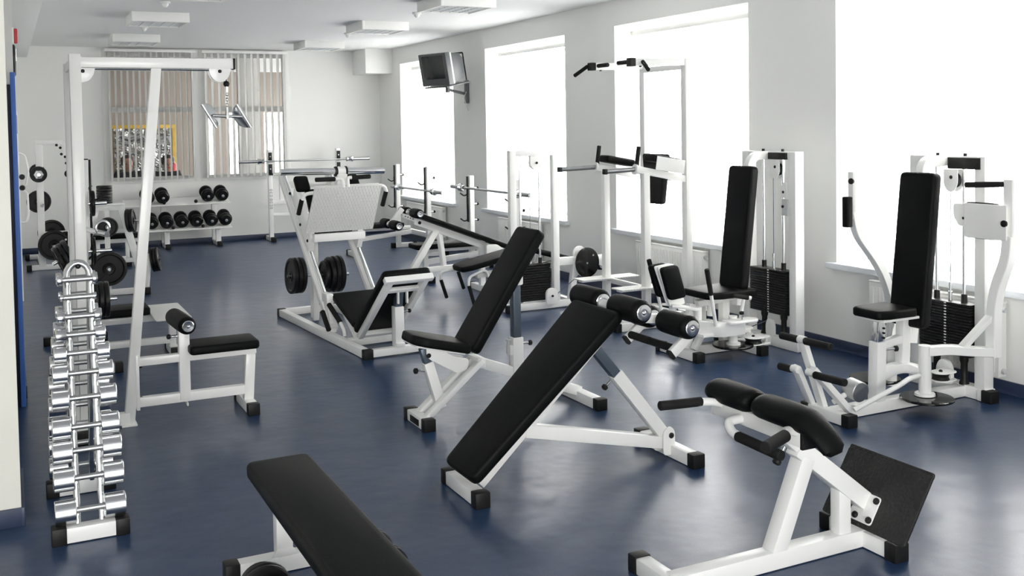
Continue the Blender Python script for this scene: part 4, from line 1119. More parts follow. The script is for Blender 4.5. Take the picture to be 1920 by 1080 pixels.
roller(I, (3.57, yI - 0.24, 0.79), (3.57, yI - 0.02, 0.79), 0.05); roller(I, (3.57, yI + 0.06, 0.79), (3.57, yI + 0.26, 0.79), 0.05)
part('roller_axle', M().rod((3.785, yI - 0.08, 0.905), (3.785, yI + 0.08, 0.905), 0.015, 12).rod((3.57, yI - 0.05, 0.79), (3.57, yI + 0.08, 0.79), 0.015, 12), CHROME, I)
for k in range(4): bolt(I, arm0 - dI * (0.05 + 0.03 * k) - V3((0, 0.022, 0)), (0, -1, 0), 0.006, 'pin_hole')
bolt(I, pI - nI * 0.045 + dI * 0.03 - V3((0, 0.032, 0)), (0, -1, 0), 0.018)
for x in (4.70, 4.755): bolt(I, (x, yI - 0.132 + 0.05, 0.435), (0, -1, 0), 0.013)

# ================================================================== helpers for weight stacks
def stack(root, x, ya, yb, z0, z1, depth, rods, n, ztop, axis='x'):
    """black plate stack; the broad face looks along -x (axis 'x') or -y (axis 'y')"""
    th = (z1 - z0) / n
    for k in range(n):
        zz = z0 + th * k
        if axis == 'x': mb = M().b2((x, ya, zz + 0.001), (x + depth, yb, zz + th - 0.003), 0.004)
        else: mb = M().b2((ya, x, zz + 0.001), (yb, x + depth, zz + th - 0.003), 0.004)
        o = part('stack_plate', mb, IRON, root)
        mid = (ya + yb) / 2 - 0.01
        if axis == 'x': part('number_tag', M().b2((x - 0.002, mid - 0.008, zz + th * 0.3), (x + 0.001, mid + 0.008, zz + th * 0.7), 0), LAMPW, o, 'small white tag')
    for r_ in rods:
        if axis == 'x':
            part('guide_rod', M().rod((x + depth / 2, r_, 0.05), (x + depth / 2, r_, ztop), 0.0115, 14), CHROME, root, 'chrome guide rod')
            part('bushing', M().rod((x + depth / 2, r_, z1), (x + depth / 2, r_, z1 + 0.055), 0.019, 16), RUBBER, root)
            part('cushion', M().lathe((x + depth / 2, r_, 0.045), (0, 0, 1), [(0, 0.030), (0.02, 0.034), (0.045, 0.03), (0.06, 0.022), (z0 - 0.10, 0.022), (z0 - 0.08, 0.028), (z0 - 0.047, 0.028)], 16), RUBBER, root)
        else:
            part('guide_rod', M().rod((r_, x + depth / 2, 0.05), (r_, x + depth / 2, ztop), 0.0115, 14), CHROME, root, 'chrome guide rod')
            part('bushing', M().rod((r_, x + depth / 2, z1), (r_, x + depth / 2, z1 + 0.055), 0.019, 16), RUBBER, root)
    m_ = sum(rods) / len(rods)
    c = (x + depth / 2, m_) if axis == 'x' else (m_, x + depth / 2)
    part('lift_rod', M().lathe((c[0], c[1], z1), (0, 0, 1), [(0, 0.014), (0.06, 0.014), (0.062, 0.009), (0.085, 0.009), (0.087, 0.012), (0.12, 0.012), (0.122, 0.003)], 14), CHROME, root)
    part('lift_cable', M().rod((c[0], c[1], z1 + 0.12), (c[0], c[1], ztop - 0.09), 0.003, 8), GREYT, root)

# ================================================================== L: lying leg curl with weight stack
L_ = thing('leg_curl_machine', (4.6, 8.85, 0), 'lying leg curl with white stack frame and black cam disc, under the second window', 'exercise machine')
fm = M(); yL = 8.75
fm.beam((4.335, yL, 0.03), (4.335, yL, 1.555), 0.065, 0.06); fm.beam((4.80, yL, 0.03), (4.80, yL, 1.555), 0.065, 0.06)
fm.beam((4.303, yL, 1.53), (4.832, yL, 1.53), 0.06, 0.05)
fm.beam((4.25, yL, 0.04), (4.99, yL, 0.04), 0.065)
foot(L_, fm, (4.275, 8.70), (4.275, 9.34), caps=(1, 1))
fm.beam((4.99, 8.74, 0.04), (4.99, 9.36, 0.04), 0.065)
fm.beam((4.80, yL, 0.455), (5.36, yL, 0.45), 0.05, 0.075)
fm.beam((4.97, yL, 0.05), (5.02, yL, 0.44), 0.06, 0.06, (0, 1, 0))
fm.beam((4.10, 9.10, 0.33), (5.06, 9.10, 0.40), 0.06, 0.05)
fm.beam((4.275, 9.10, 0.06), (4.275, 9.10, 0.36), 0.06); fm.beam((4.99, 9.10, 0.06), (4.99, 9.10, 0.40), 0.06)
fm.beam((5.30, 8.75, 0.45), (5.30, 9.10, 0.45), 0.04)
fm.rod((5.36, 8.71, 0.455), (5.36, 8.79, 0.455), 0.035, 20)
part('frame', fm, WHITE, L_)
stack(L_, 8.77, 4.405, 4.755, 0.085, 0.445, 0.09, (4.455, 4.665), 15, 1.51, 'y')
pg = M()
for dy in (-0.022, 0.020): pg.lathe((4.595, yL + dy, 1.435), (0, 1, 0), [(0, 0.066), (0.005, 0.066)], 28)
pg.b2((4.53, yL - 0.02, 1.44), (4.60, yL + 0.02, 1.505))
part('pulley_guard', pg, WHITE, L_); bolt(L_, (4.595, yL - 0.026, 1.435), (0, -1, 0), 0.012)
pts = [(0.062, -0.07), (0.062, 0.03)] + [(0.062 * math.cos(PI * k / 12), 0.03 + 0.055 * math.sin(PI * k / 12)) for k in range(1, 12)] + [(-0.062, 0.03), (-0.062, -0.07)]
part('pulley_guard', M().slab((4.72, yL - 0.065, 0.125), (1, 0, 0), (0, 0, 1), pts, 0.012, 0, 0.002).slab((4.72, yL - 0.045, 0.125), (1, 0, 0), (0, 0, 1), pts, 0.012, 0, 0.002), WHITE, L_)
bolt(L_, (4.72, yL - 0.082, 0.135), (0, -1, 0), 0.011)
part('cable', M().rod((4.78, yL - 0.05, 0.14), (5.04, yL - 0.05, 0.31), 0.004, 8), GREYT, L_)
camp = [(0.135 * (1 + 0.10 * math.cos(a - 0.6)) * math.cos(a), 0.150 * (1 + 0.10 * math.cos(a - 0.9)) * math.sin(a)) for a in [2 * PI * k / 36 for k in range(36)]]
cmz = M().slab((5.115, yL - 0.055, 0.42), (1, 0, 0.0), (0, 0, 1), camp, 0.014, 0, 0.003)
co = part('cam_disc', cmz, GLOSSB, L_, 'glossy black cam disc')
for x, z in ((5.12, 0.425), (5.19, 0.50)): part('cam_bolt', M().rod((x, yL - 0.074, z), (x, yL - 0.05, z), 0.010, 12), CHROME, co)
part('cam_gear', M().lathe((5.07, yL - 0.02, 0.52), (0, 1, 0), [(0, 0.07), (0.02, 0.075), (0.03, 0.06)], 24), WHITE, L_)
part('swing_arm', M().beam((5.25, 8.85, 0.45), (5.44, 8.85, 0.36), 0.05, 0.03, (0, 1, 0)), WHITE, L_)
roller(L_, (5.40, 8.86, 0.36), (5.40, 9.32, 0.36), 0.05)
# bench pads
part('chest_pad', M().slab((3.90, 8.93, 0.385), (0.85, 0, 0.165), (0, 1, 0), [(0, 0.05), (0.10, 0), (0.80, 0.0), (0.80, 0.34), (0.10, 0.34), (0, 0.29)], 0.055, 0.03, 0.016), VINYL, L_)
part('thigh_pad', M().slab((4.68, 8.93, 0.525), (0.40, 0, -0.115), (0, 1, 0), [(0, 0), (0.42, 0.0), (0.42, 0.34), (0, 0.34)], 0.055, 0.03, 0.016), VINYL, L_)
for (a, b_, c, g1) in (((3.98, 9.22, 0.40), (3.77, 9.22, 0.375), (3.775, 9.22, 0.30), (3.835, 9.22, 0.115)), ((4.10, 8.93, 0.40), (3.945, 8.93, 0.345), (3.945, 8.93, 0.265), (4.005, 8.93, 0.045 + 0.01)), ((4.05, 9.20, 0.42), (3.965, 9.28, 0.42), (3.985, 9.28, 0.36), (4.045, 9.28, 0.18)), ((4.10, 8.95, 0.40), (4.145, 8.95, 0.39), (4.165, 8.95, 0.33), (4.245, 8.95, 0.15))):
    part('handle_tube', M().path([a, b_, c], 0.013, 12, 0.04), WHITE, L_); grip(L_, c, g1, 0.0175)

# ================================================================== M: pull up and dip tower
Mt = thing('pull_up_dip_tower', (5.1, 7.76, 0), 'tall white pull up and dip tower in front of the third window', 'exercise machine')
fm = M(); yN, yF_ = 7.44, 8.10
for y in (yN, yF_):
    fm.beam((5.43, y, 0.03), (5.43, y, 2.37), 0.06, 0.075)
    fm.beam((4.985, y, 0.05), (4.985, y, 1.37), 0.06, 0.065)
    fm.beam((5.46, y, 2.34), (4.84, y, 2.33), 0.06, 0.062)
    fm.beam((5.43, y, 1.295), (4.90, y, 1.40), 0.05, 0.06, (0, 0, 1))
    foot(Mt, fm, (4.66, y), (5.60, y))
    fm.rod((4.875, y, 1.405), (4.89, y, 1.402), 0.045, 20)
    fm.b2((4.70, y - 0.035, 0.345), (5.27, y + 0.035, 0.36))
fm.beam((5.43, yN, 2.30), (5.43, yF_, 2.30), 0.06, 0.05); fm.beam((5.43, yN, 1.30), (5.43, yF_, 1.30), 0.06, 0.05)
fm.beam((5.43, yN, 0.05), (5.43, yF_, 0.05), 0.06); fm.beam((4.985, yN, 0.36), (4.985, yF_, 0.36), 0.03)
part('frame', fm, WHITE, Mt)
for y in (yN, yF_):
    part('dip_bar', M().rod((4.88, y, 1.403), (4.50 if y > 8 else 4.575, y, 1.392), 0.021, 18), DSTEEL, Mt, 'steel dip bar'); cap(Mt, (4.50 if y > 8 else 4.575, y, 1.392), (-1, 0, 0), 0.034, 0.02, 'end_plug')
    part('elbow_grip', M().rod((4.90, y, 1.43), (4.925, y, 1.60), 0.019, 14, bev=0.004), FOAM, Mt)
    cap(Mt, (4.84, y, 2.33), (-1, 0, 0), 0.062, 0.05, 'end_plug')
    part('step_plate', M().slab((4.68, y - 0.09, 0.362), (1, 0, 0), (0, 1, 0), [(0, 0), (0.62, 0), (0.62, 0.18), (0, 0.18)], 0.012, 0.01, 0.002), TREAD, Mt)
# pull up grips
for y, s_ in ((yF_, 1), (yN, -1)):
    gx = 4.90 if s_ > 0 else 4.855; ox = 4.83 if s_ > 0 else 4.955
    part('angled_grip', M().rod((ox, y + s_ * 0.03, 2.335), (ox - 0.05, y + s_ * 0.19, 2.255), 0.018, 14, bev=0.004), FOAM, Mt)
    part('neutral_grip', M().rod((gx, y - s_ * 0.04, 2.335), (gx, y - s_ * 0.21, 2.335), 0.019, 14, bev=0.004), FOAM, Mt)
    part('grip_tube', M().rod((gx, y, 2.335), (gx, y - s_ * 0.05, 2.335), 0.014, 12), WHITE, Mt)
    bolt(Mt, (4.95, y, 2.30), (0, 0, -1), 0.012)
# elbow pads and back pad
part('elbow_pad', M().slab((4.95, yF_ - 0.10, 1.45), (0.30, 0, -0.055), (0, 1, 0), [(0, 0), (0.31, 0), (0.31, 0.17), (0, 0.17)], 0.065, 0.03, 0.018), VINYL, Mt)
part('elbow_pad', M().slab((5.03, yN - 0.065, 1.47), (0.30, 0, -0.055), (0, 1, 0), [(0, 0), (0.31, 0), (0.31, 0.17), (0, 0.17)], 0.065, 0.03, 0.018), VINYL, Mt)
part('pad_bracket', M().slab((5.042, yN - 0.078, 1.397), (0.29, 0, -0.047), (0.02, 0.0, 0.12), [(0, 0), (0.30, 0), (0.30, 0.12), (0.0, 0.12)], 0.006, 0.006, 0.002), WHITE, Mt)
part('back_pad', M().slab((5.36, 7.94, 1.06), (0, -1, 0), (0, 0, 1), [(0.04, 0), (0.28, 0), (0.36, 0.46), (-0.02, 0.46)], 0.06, 0.03, 0.016), VINYL, Mt)

# ================================================================== N: hip adductor / abductor machine
def plate_frame(root, x, ya, yb, ztop, rods):
    fm = M()
    for y in (ya, yb): fm.beam((x, y, 0.02), (x, y, ztop), 0.075, 0.085, (1, 0, 0))
    fm.beam((x, ya - 0.037, ztop - 0.028), (x, yb + 0.037, ztop - 0.028), 0.085, 0.056)
    fm.beam((x, ya - 0.05, 0.04), (x, yb + 0.05, 0.04), 0.085, 0.075)
    part('stack_frame', fm, WHITE, root)
    for y in rods: part('top_nut', M().rod((x - 0.01, y, ztop), (x - 0.01, y, ztop + 0.02), 0.012, 12), RUBBER, root)
def upper_pulley(root, x, y, z, nm='pulley_guard'):
    pg = M()
    prof = [(-0.055, 0.05), (-0.055, -0.02)] + [(0.055 * -math.cos(PI * k / 12), -0.02 - 0.075 * math.sin(PI * k / 12)) for k in range(1, 12)] + [(0.055, -0.02), (0.055, 0.05)]
    for dx in (-0.03, 0.025): pg.slab((x + dx, y, z), (0, -1, 0), (0, 0, 1), prof, 0.005, 0, 0.001)
    part(nm, pg, WHITE, root)
    part('pulley', M().lathe((x - 0.02, y, z - 0.02), (1, 0, 0), [(0, 0.05), (0.015, 0.042), (0.03, 0.05)], 24), RUBBER, root)
    bolt(root, (x - 0.032, y - 0.005, z), (-1, 0, 0), 0.012)
def horizontal_pulley(root, x, y, z, dx, R=0.075):
    hp = M()
    pts = [(R * math.cos(a), R * math.sin(a)) for a in [2 * PI * k / 28 for k in range(28)]]
    pts = [(px_ + (dx if px_ > 0 else 0), py_) for px_, py_ in pts]
    hp.slab((x, y, z + 0.022), (1, 0, 0), (0, 1, 0), pts, 0.007, 0, 0.002).slab((x, y, z - 0.028), (1, 0, 0), (0, 1, 0), pts, 0.007, 0, 0.002)
    hp.beam((x + R + dx - 0.02, y, z - 0.025), (x + R + dx - 0.02, y, z + 0.025), 0.02)
    g = part('pulley_bracket', hp, WHITE, root)
    part('pulley', M().lathe((x, y, z - 0.018), (0, 0, 1), [(0, R * 0.9), (0.018, R * 0.75), (0.036, R * 0.9)], 24), RUBBER, g)
    bolt(root, (x, y, z + 0.03), (0, 0, 1), 0.012)

N = thing('hip_adductor_machine', (5.0, 6.36, 0), 'white hip adductor machine with paired black knee pads and tall black backrest', 'exercise machine')
plate_frame(N, 5.49, 6.10, 6.66, 1.56, (6.24, 6.47))
fm = M()
foot(N, fm, (4.60, 6.155), (4.60, 6.68), caps=(1, 1))
fm.beam((4.60, 6.42, 0.039), (5.46, 6.40, 0.039), 0.09, 0.07)
foot(N, fm, (5.16, 6.10), (5.16, 6.66), caps=(1, 1))
fm.beam((4.66, 6.40, 0.05), (4.70, 6.40, 0.40), 0.05, 0.06); fm.beam((4.67, 6.33, 0.06), (4.80, 6.33, 0.25), 0.045)
fm.beam((5.00, 6.38, 0.05), (5.00, 6.38, 0.46), 0.065)
fm.rod((4.86, 6.36, 0.30), (4.86, 6.36, 0.45), 0.032, 20)
fm.sqpath([(5.12, 6.36, 0.36), (5.22, 6.36, 1.30), (5.26, 6.37, 1.53), (5.48, 6.40, 1.53)], 0.06, 0.065, (0, 1, 0), 0.12)
fm.beam((4.74, 6.38, 0.40), (5.14, 6.38, 0.44), 0.06, 0.05)
# boom with bent ends
fm.sqpath([(4.60, 6.36, 0.24), (4.66, 6.26, 0.24), (4.76, 6.12, 0.24), (4.98, 6.12, 0.24)], 0.11, 0.05, (0, 0, 1), 0.06)
fm.sqpath([(4.60, 6.46, 0.24), (4.66, 6.56, 0.24), (4.76, 6.66, 0.24), (4.98, 6.66, 0.24)], 0.11, 0.05, (0, 0, 1), 0.06)
fm.b2((4.62, 6.14, 0.19), (5.05, 6.64, 0.21), 0.004)
fm.slab((4.80, 6.04, 0.285), (1, 0, 0), (0, 1, 0), [(0.0, 0.0), (0.26, 0.0), (0.30, 0.06), (0.26, 0.13), (0.0, 0.13)], 0.018, 0.03, 0.004)
fm.slab((4.80, 6.60, 0.285), (1, 0, 0), (0, 1, 0), [(0.0, 0.0), (0.26, 0.0), (0.30, 0.06), (0.26, 0.13), (0.0, 0.13)], 0.018, 0.03, 0.004)
part('frame', fm, WHITE, N)
part('black_pad_plate', M().b2((5.425, 6.15, 1.50), (5.450, 6.35, 1.552), 0.002), RUBBER, N)
stack(N, 5.425, 6.158, 6.578, 0.27, 0.622, 0.115, (6.24, 6.47), 18, 1.52)
upper_pulley(N, 5.47, 6.285, 1.44)
part('pulley_guard', M().slab((5.44, 6.21, 1.20), (0, -1, 0), (0, 0, 1), [(0, 0), (0.06, 0), (0.06, 0.12), (0.02, 0.12), (0, 0.08)], 0.006, 0.01, 0.001), WHITE, N); bolt(N, (5.438, 6.185, 1.245), (-1, 0, 0))
part('side_plate', M().b2((5.44, 6.145, 1.06), (5.452, 6.21, 1.19), 0.002), SILVER, N, 'bare grey side plate'); bolt(N, (5.438, 6.195, 1.13), (-1, 0, 0))
part('backrest', M().slab((5.115, 6.505, 0.49), (0, -1, 0), (0.112, 0, 0.955), [(0, 0), (0.29, 0), (0.29, 0.965), (0, 0.965)], 0.075, 0.045, 0.02), VINYL, N)
part('seat', M().slab((4.70, 6.16, 0.455), (1, 0, 0), (0, 1, 0), [(0, 0.05), (0.12, 0), (0.46, 0), (0.46, 0.40), (0.12, 0.40), (0, 0.35)], 0.055, 0.03, 0.015), VINYL, N)
# knee pads, one on each swing arm
for y0_, nm in ((6.245, 'near'), (6.40, 'far')):
    dk = V3((0.075, 0, -0.245)).normalized()
    o = V3((4.355, y0_ + 0.025, 0.715))
    part('knee_pad', M().slab(o + V3((0, 0.02, 0)) , (0.985, 0, 0.10), (dk.x, 0.0, dk.z), [(0, 0), (0.155, 0), (0.155, 0.265), (0, 0.265)], 0.05, 0.035, 0.016), VINYL, N)
kb = M()
kb.slab((4.345, 6.335, 0.72), (0.985, 0, 0.10), (0.29, 0, -0.95), [(0, 0), (0.15, 0.0), (0.16, 0.33), (0.02, 0.33)], 0.010, 0.02, 0.002)
kb.slab((4.345, 6.375, 0.72), (0.985, 0, 0.10), (0.29, 0, -0.95), [(0, 0), (0.15, 0.0), (0.16, 0.33), (0.02, 0.33)], 0.010, 0.02, 0.002)
part('knee_pad_bracket', kb, WHITE, N)
part('swing_arm', M().beam((4.47, 6.34, 0.42), (4.66, 6.26, 0.385), 0.10, 0.02).rod((4.66, 6.26, 0.30), (4.66, 6.26, 0.40), 0.03, 20), WHITE, N)
part('swing_arm', M().beam((4.47, 6.375, 0.42), (4.60, 6.50, 0.385), 0.10, 0.02).rod((4.60, 6.50, 0.30), (4.60, 6.50, 0.40), 0.03, 20), WHITE, N)
for (a, b_, c) in (((4.565, 6.02, 0.725), (4.625, 6.05, 0.525), (4.69, 6.08, 0.285)), ((4.475, 6.64, 0.735), (4.525, 6.64, 0.57), (4.60, 6.64, 0.285))):
    grip(N, a, b_, 0.0185, 'lever_grip'); part('lever', M().rod(b_, c, 0.0135, 14), WHITE, N)
grip(N, (4.875, 6.115, 0.492), (4.985, 6.06, 0.470), 0.0175, 'side_grip'); part('side_handle', M().rod((4.98, 6.062, 0.471), (5.0, 6.05, 0.468), 0.015, 12).rod((4.985, 6.12, 0.46), (4.965, 6.14, 0.30), 0.014, 12), WHITE, N)
knob(N, (4.93, 6.08, 0.305), (0, 0, 1), 0.04, 0.018)
for (x, y, z) in ((4.93, 6.185, 0.085), (4.95, 6.60, 0.115)):
    part('turn_disc', M().lathe((x, y, z), (0, 0, 1), [(0, 0.15), (0.004, 0.155), (0.012, 0.155), (0.016, 0.15), (0.016, 0.002)], 40), GLOSSB, N, 'glossy black disc')
    part('pivot_pole', M().lathe((x - 0.0, y - 0.005, z + 0.016), (0, 0, 1), [(0, 0.055), (0.014, 0.055), (0.018, 0.034), (0.20, 0.034), (0.22, 0.034)], 24), WHITE, N)
horizontal_pulley(N, 5.10, 6.34, 0.155, 0.06); horizontal_pulley(N, 5.14, 6.20, 0.105, 0.07)
part('cable', M().rod((5.20, 6.36, 0.16), (5.46, 6.40, 0.20), 0.004, 8), GREYT, N)
pg = M(); pg.slab((5.46, 6.36, 0.12), (0, -1, 0), (0, 0, 1), [(-0.05, -0.04), (0.05, -0.04), (0.05, 0.05), (0.03, 0.10), (-0.03, 0.10), (-0.05, 0.05)], 0.02, 0.03, 0.002)
part('pulley_guard', pg, WHITE, N); bolt(N, (5.44, 6.17, 0.13), (-1, 0, 0))

# ================================================================== O: vertical chest press
O = thing('chest_press_machine', (5.0, 4.59, 0), 'white vertical chest press with tall black backrest and kick levers at the nearest window', 'exercise machine')
yO = 4.58
plate_frame(O, 5.54, 4.44, 4.955, 1.555, (4.575, 4.79))
fm = M()
foot(O, fm, (4.375, 4.405), (4.375, 4.78), caps=(1, 1))
fm.beam((4.40, yO, 0.039), (5.50, yO, 0.039), 0.075, 0.07)
fm.beam((5.52, 4.36, 0.036), (5.52, 4.45, 0.036), 0.065)
fm.beam((4.755, yO, 0.05), (4.765, yO, 0.435), 0.075, 0.075)
fm.beam((4.975, yO, 0.24), (4.985, yO, 0.60), 0.06, 0.065)
fm.sqpath([(4.76, yO, 0.215), (4.90, yO, 0.255), (5.0, yO - 0.03, 0.255), (5.04, yO - 0.12, 0.225)], 0.06, 0.075, (0, 0, 1), 0.06)
fm.beam((4.78, yO, 0.41), (4.97, yO, 0.435), 0.05, 0.05)
fm.rod((5.03, 4.455, 0.10), (5.03, 4.455, 0.405), 0.038, 24)
fm.lathe((5.03, 4.455, 0.095), (0, 0, 1), [(0, 0.062), (0.015, 0.06), (0.02, 0.04)], 24)
fm.rod((5.03, 4.72, 0.10), (5.03, 4.72, 0.36), 0.034, 20)
fm.sqpath([(5.04, yO, 0.40), (5.16, yO, 1.30), (5.20, yO + 0.05, 1.525), (5.50, yO + 0.13, 1.525)], 0.06, 0.07, (0, 1, 0), 0.14)
part('frame', fm, WHITE, O)
cap(O, (5.52, 4.355, 0.036), (0, -1, 0), 0.07, 0.07)
part('black_pad_plate', M().b2((5.488, 4.435, 1.475), (5.498, 4.675, 1.545), 0.002), RUBBER, O)
for y in (4.45, 4.66): bolt(O, (5.488, y, 1.51), (-1, 0, 0), 0.006)
stack(O, 5.465, 4.487, 4.885, 0.265, 0.607, 0.115, (4.575, 4.79), 18, 1.52)
upper_pulley(O, 5.50, 4.635, 1.42)
part('seat_post', M().beam((4.765, yO, 0.43), (4.785, yO, 0.575), 0.055, 0.055), CHROME, O, 'chrome seat post with holes')
part('seat', M().slab((4.65, yO - 0.14, 0.592), (1, 0, 0), (0, 1, 0), [(0, 0.03), (0.10, 0), (0.31, 0.0), (0.31, 0.27), (0.10, 0.27), (0, 0.24)], 0.055, 0.03, 0.015), VINYL, O)
part('seat_plate', M().b2((4.69, yO - 0.12, 0.575), (4.99, yO + 0.10, 0.59), 0.002), WHITE, O)
part('backrest', M().slab((5.065, 4.715, 0.50), (0, -1, 0), (0.105, 0, 0.955), [(0, 0), (0.275, 0), (0.275, 0.965), (0, 0.965)], 0.075, 0.04, 0.02), VINYL, O)
knob(O, (4.80, yO - 0.02, 0.385), (1, -0.2, 0), 0.07, 0.018)
for z in (0.46, 0.49, 0.52): bolt(O, (4.785, yO - 0.028, z), (0, -1, 0), 0.007, 'pin_hole')
# swing arms: near one
am = M()
am.sqpath([(5.04, 4.44, 0.372), (5.14, 4.37, 0.385), (5.24, 4.30, 0.375), (5.40, 4.26, 0.36)], 0.055, 0.075, (0, 0, 1), 0.06)
am.sqpath([(5.40, 4.26, 0.33), (5.40, 4.255, 0.70), (5.43, 4.18, 0.95), (5.43, 4.17, 1.08)], 0.07, 0.065, (1, 0, 0), 0.14)
am.beam((5.20, 4.32, 0.40), (5.40, 4.26, 0.60), 0.03, 0.05, (0, 1, 0))
am.beam((5.43, 4.17, 1.05), (5.43, 4.17, 1.425), 0.045, 0.06, (0, 1, 0))
part('press_arm', am, WHITE, O)
part('arm_plate', M().slab((5.38, 4.45, 1.055), (0, -1, 0), (0, 0, 1), [(0, 0), (0.30, 0), (0.30, 0.215), (0, 0.215)], 0.01, 0.012, 0.003), WHITE, O)
part('arm_pad', M().slab((5.435, 4.46, 1.05), (0, -1, 0), (0, 0, 1), [(0, 0), (0.22, 0), (0.22, 0.225), (0, 0.225)], 0.05, 0.02, 0.012), VINYL, O)
part('side_plate', M().slab((5.40, 4.55, 1.12), (0, -1, 0), (0, 0, 1), [(0, 0.06), (0.04, 0), (0.10, 0), (0.10, 0.14), (0, 0.14)], 0.01, 0.02, 0.002), WHITE, O); bolt(O, (5.40, 4.475, 1.17), (-1, 0, 0), 0.013)
part('pivot_knob', M().lathe((5.375, 4.165, 1.16), (-1, 0, 0), [(0, 0.022), (0.012, 0.02), (0.018, 0.008)], 16), RUBBER, O)
for y, z in ((4.43, 1.255), (4.25, 1.255), (4.43, 1.07), (4.25, 1.07)): part('screw', M().rod((5.38, y, z), (5.376, y, z), 0.008, 10), SILVER, O)
grip(O, (5.42, 4.20, 1.395), (5.33, 4.41, 1.385), 0.018, 'press_grip')
# far arm
af = M()
af.sqpath([(5.08, 4.74, 0.36), (5.30, 4.92, 0.45), (5.20, 4.95, 0.80), (5.0, 4.98, 1.05), (4.965, 4.98, 1.20)], 0.055, 0.055, (1, 0, 0.4), 0.14)
af.beam((4.965, 4.98, 1.15), (4.965, 4.98, 1.46), 0.045, 0.045)
part('press_arm', af, WHITE, O)
part('arm_pad', M().slab((4.93, 4.995, 1.10), (0, -1, 0), (0, 0, 1), [(0, 0), (0.05, 0), (0.05, 0.20), (0, 0.20)], 0.05, 0.01, 0.008), VINYL, O)
bolt(O, (4.94, 4.97, 1.40), (-1, -0.3, 0), 0.02)
# discs
for (x, y, z) in ((5.02, 4.43, 0.075), (5.00, 4.83, 0.115)):
    part('turn_disc', M().lathe((x, y, z), (0, 0, 1), [(0, 0.155), (0.004, 0.16), (0.012, 0.16), (0.016, 0.155), (0.016, 0.002)], 40), GLOSSB, O, 'glossy black disc')
horizontal_pulley(O, 5.22, 4.50, 0.18, 0.05, 0.06)
pg = M(); pg.slab((5.46, 4.66, 0.13), (0, -1, 0), (0, 0, 1), [(-0.06, -0.06), (0.06, -0.06), (0.06, 0.05), (0.03, 0.10), (-0.03, 0.10), (-0.06, 0.05)], 0.03, 0.04, 0.002)
part('pulley_guard', pg, WHITE, O); bolt(O, (5.43, 4.655, 0.135), (-1, 0, 0))
# kick lever
kl = M()
for a, b_ in (((4.40, 4.66, 0.05), (4.23, 4.655, 0.49)), ((4.47, 4.52, 0.06), (4.22, 4.56, 0.335)), ((4.38, 4.74, 0.05), (4.22, 4.70, 0.32))):
    kl.beam(a, b_, 0.035, 0.055, (0, 1, 0))
kl.rod((4.23, 4.63, 0.49), (4.23, 4.68, 0.49), 0.024, 20); kl.rod((4.22, 4.54, 0.31), (4.22, 4.60, 0.31), 0.022, 20); kl.rod((4.22, 4.68, 0.305), (4.22, 4.73, 0.305), 0.022, 20)
kl.rod((4.42, 4.60, 0.10), (4.60, 4.56, 0.19), 0.016, 12)
kl.path([(4.43, 4.44, 0.09), (4.72, 4.36, 0.22), (4.80, 4.37, 0.245), (4.94, 4.42, 0.235)], 0.015, 12, 0.06)
part('kick_lever', kl, WHITE, O)
for a, b_ in (((4.225, 4.835, 0.485), (4.225, 4.685, 0.487)), ((4.225, 4.625, 0.489), (4.225, 4.41, 0.492)), ((4.215, 4.84, 0.296), (4.215, 4.735, 0.298)), ((4.215, 4.535, 0.305), (4.215, 4.29, 0.312))):
    part('foam_bar', M().rod(a, b_, 0.0225, 18, bev=0.004), FOAM, O)
part('counterweight', M().rod((4.55, 4.60, 0.175), (4.545, 4.50, 0.165), 0.062, 28, bev=0.003), STEEL, O, 'round steel counterweight')

# ================================================================== K: adjustable incline bench
K = thing('incline_bench', (2.7, 5.72, 0), 'black adjustable incline bench with raised backrest in the middle of the floor', 'bench')
fm = M(); yK = 5.72
foot(K, fm, (2.185, 5.555), (2.185, 5.885)); foot(K, fm, (3.30, 5.44), (3.30, 6.0))
for dy in (-0.06, 0.06): fm.beam((2.20, yK + dy, 0.05), (2.575, yK + dy, 0.36), 0.035, 0.06, (0, 1, 0))
fm.beam((2.56, yK, 0.345), (3.30, yK, 0.062), 0.065, 0.06, (0, 1, 0))
fm.beam((2.57, yK - 0.08, 0.345), (2.57, yK + 0.08, 0.345), 0.05, 0.06)
fm.beam((2.845, yK, 0.215), (2.845, yK, 0.465), 0.07, 0.07)
fm.beam((2.325, yK, 0.09), (2.243, yK, 0.375), 0.06, 0.06, (0, 1, 0))
for dy in (-0.045, 0.036): fm.slab((2.20, yK + dy + 0.009, 0.46), (1, 0, 0), (0, 0, 1), [(0.022, -0.03), (0.04, -0.06), (0.22, -0.165), (0.29, -0.15), (0.30, -0.085), (0.20, -0.06), (0.14, -0.02), (0.12, 0.0), (0.022, 0.02)], 0.009, 0.02, 0.002)
fm.b2((2.79, yK - 0.03, 0.36), (2.815, yK + 0.03, 0.42), 0.003)
part('frame', fm, WHITE, K)
part('name_plate', M().b2((2.148, yK - 0.075, 0.014), (2.153, yK + 0.065, 0.052), 0.001), RUBBER, K)
part('seat_tube', M().beam((2.246, yK, 0.365), (2.215, yK, 0.465), 0.046, 0.046, (0, 1, 0)), GREYT, K, 'slate grey inner tube')
part('back_tube', M().beam((2.845, yK, 0.46), (2.845, yK, 0.83), 0.052, 0.058), GREYT, K, 'slate grey inner post')
for dy in (-0.042, 0.042): part('back_bracket', M().slab((2.825, yK + dy, 0.80), (1, 0, 0), (0, 0, 1), [(0, 0), (0.05, 0), (0.05, 0.06), (0.03, 0.09), (0, 0.07)], 0.012, 0.015, 0.002), WHITE, K)
bolt(K, (2.85, yK - 0.045, 0.845), (0, -1, 0), 0.016); bolt(K, (2.235, yK - 0.045, 0.425), (0, -1, 0), 0.014); bolt(K, (2.39, yK - 0.078, 0.20), (0, -1, 0), 0.014)
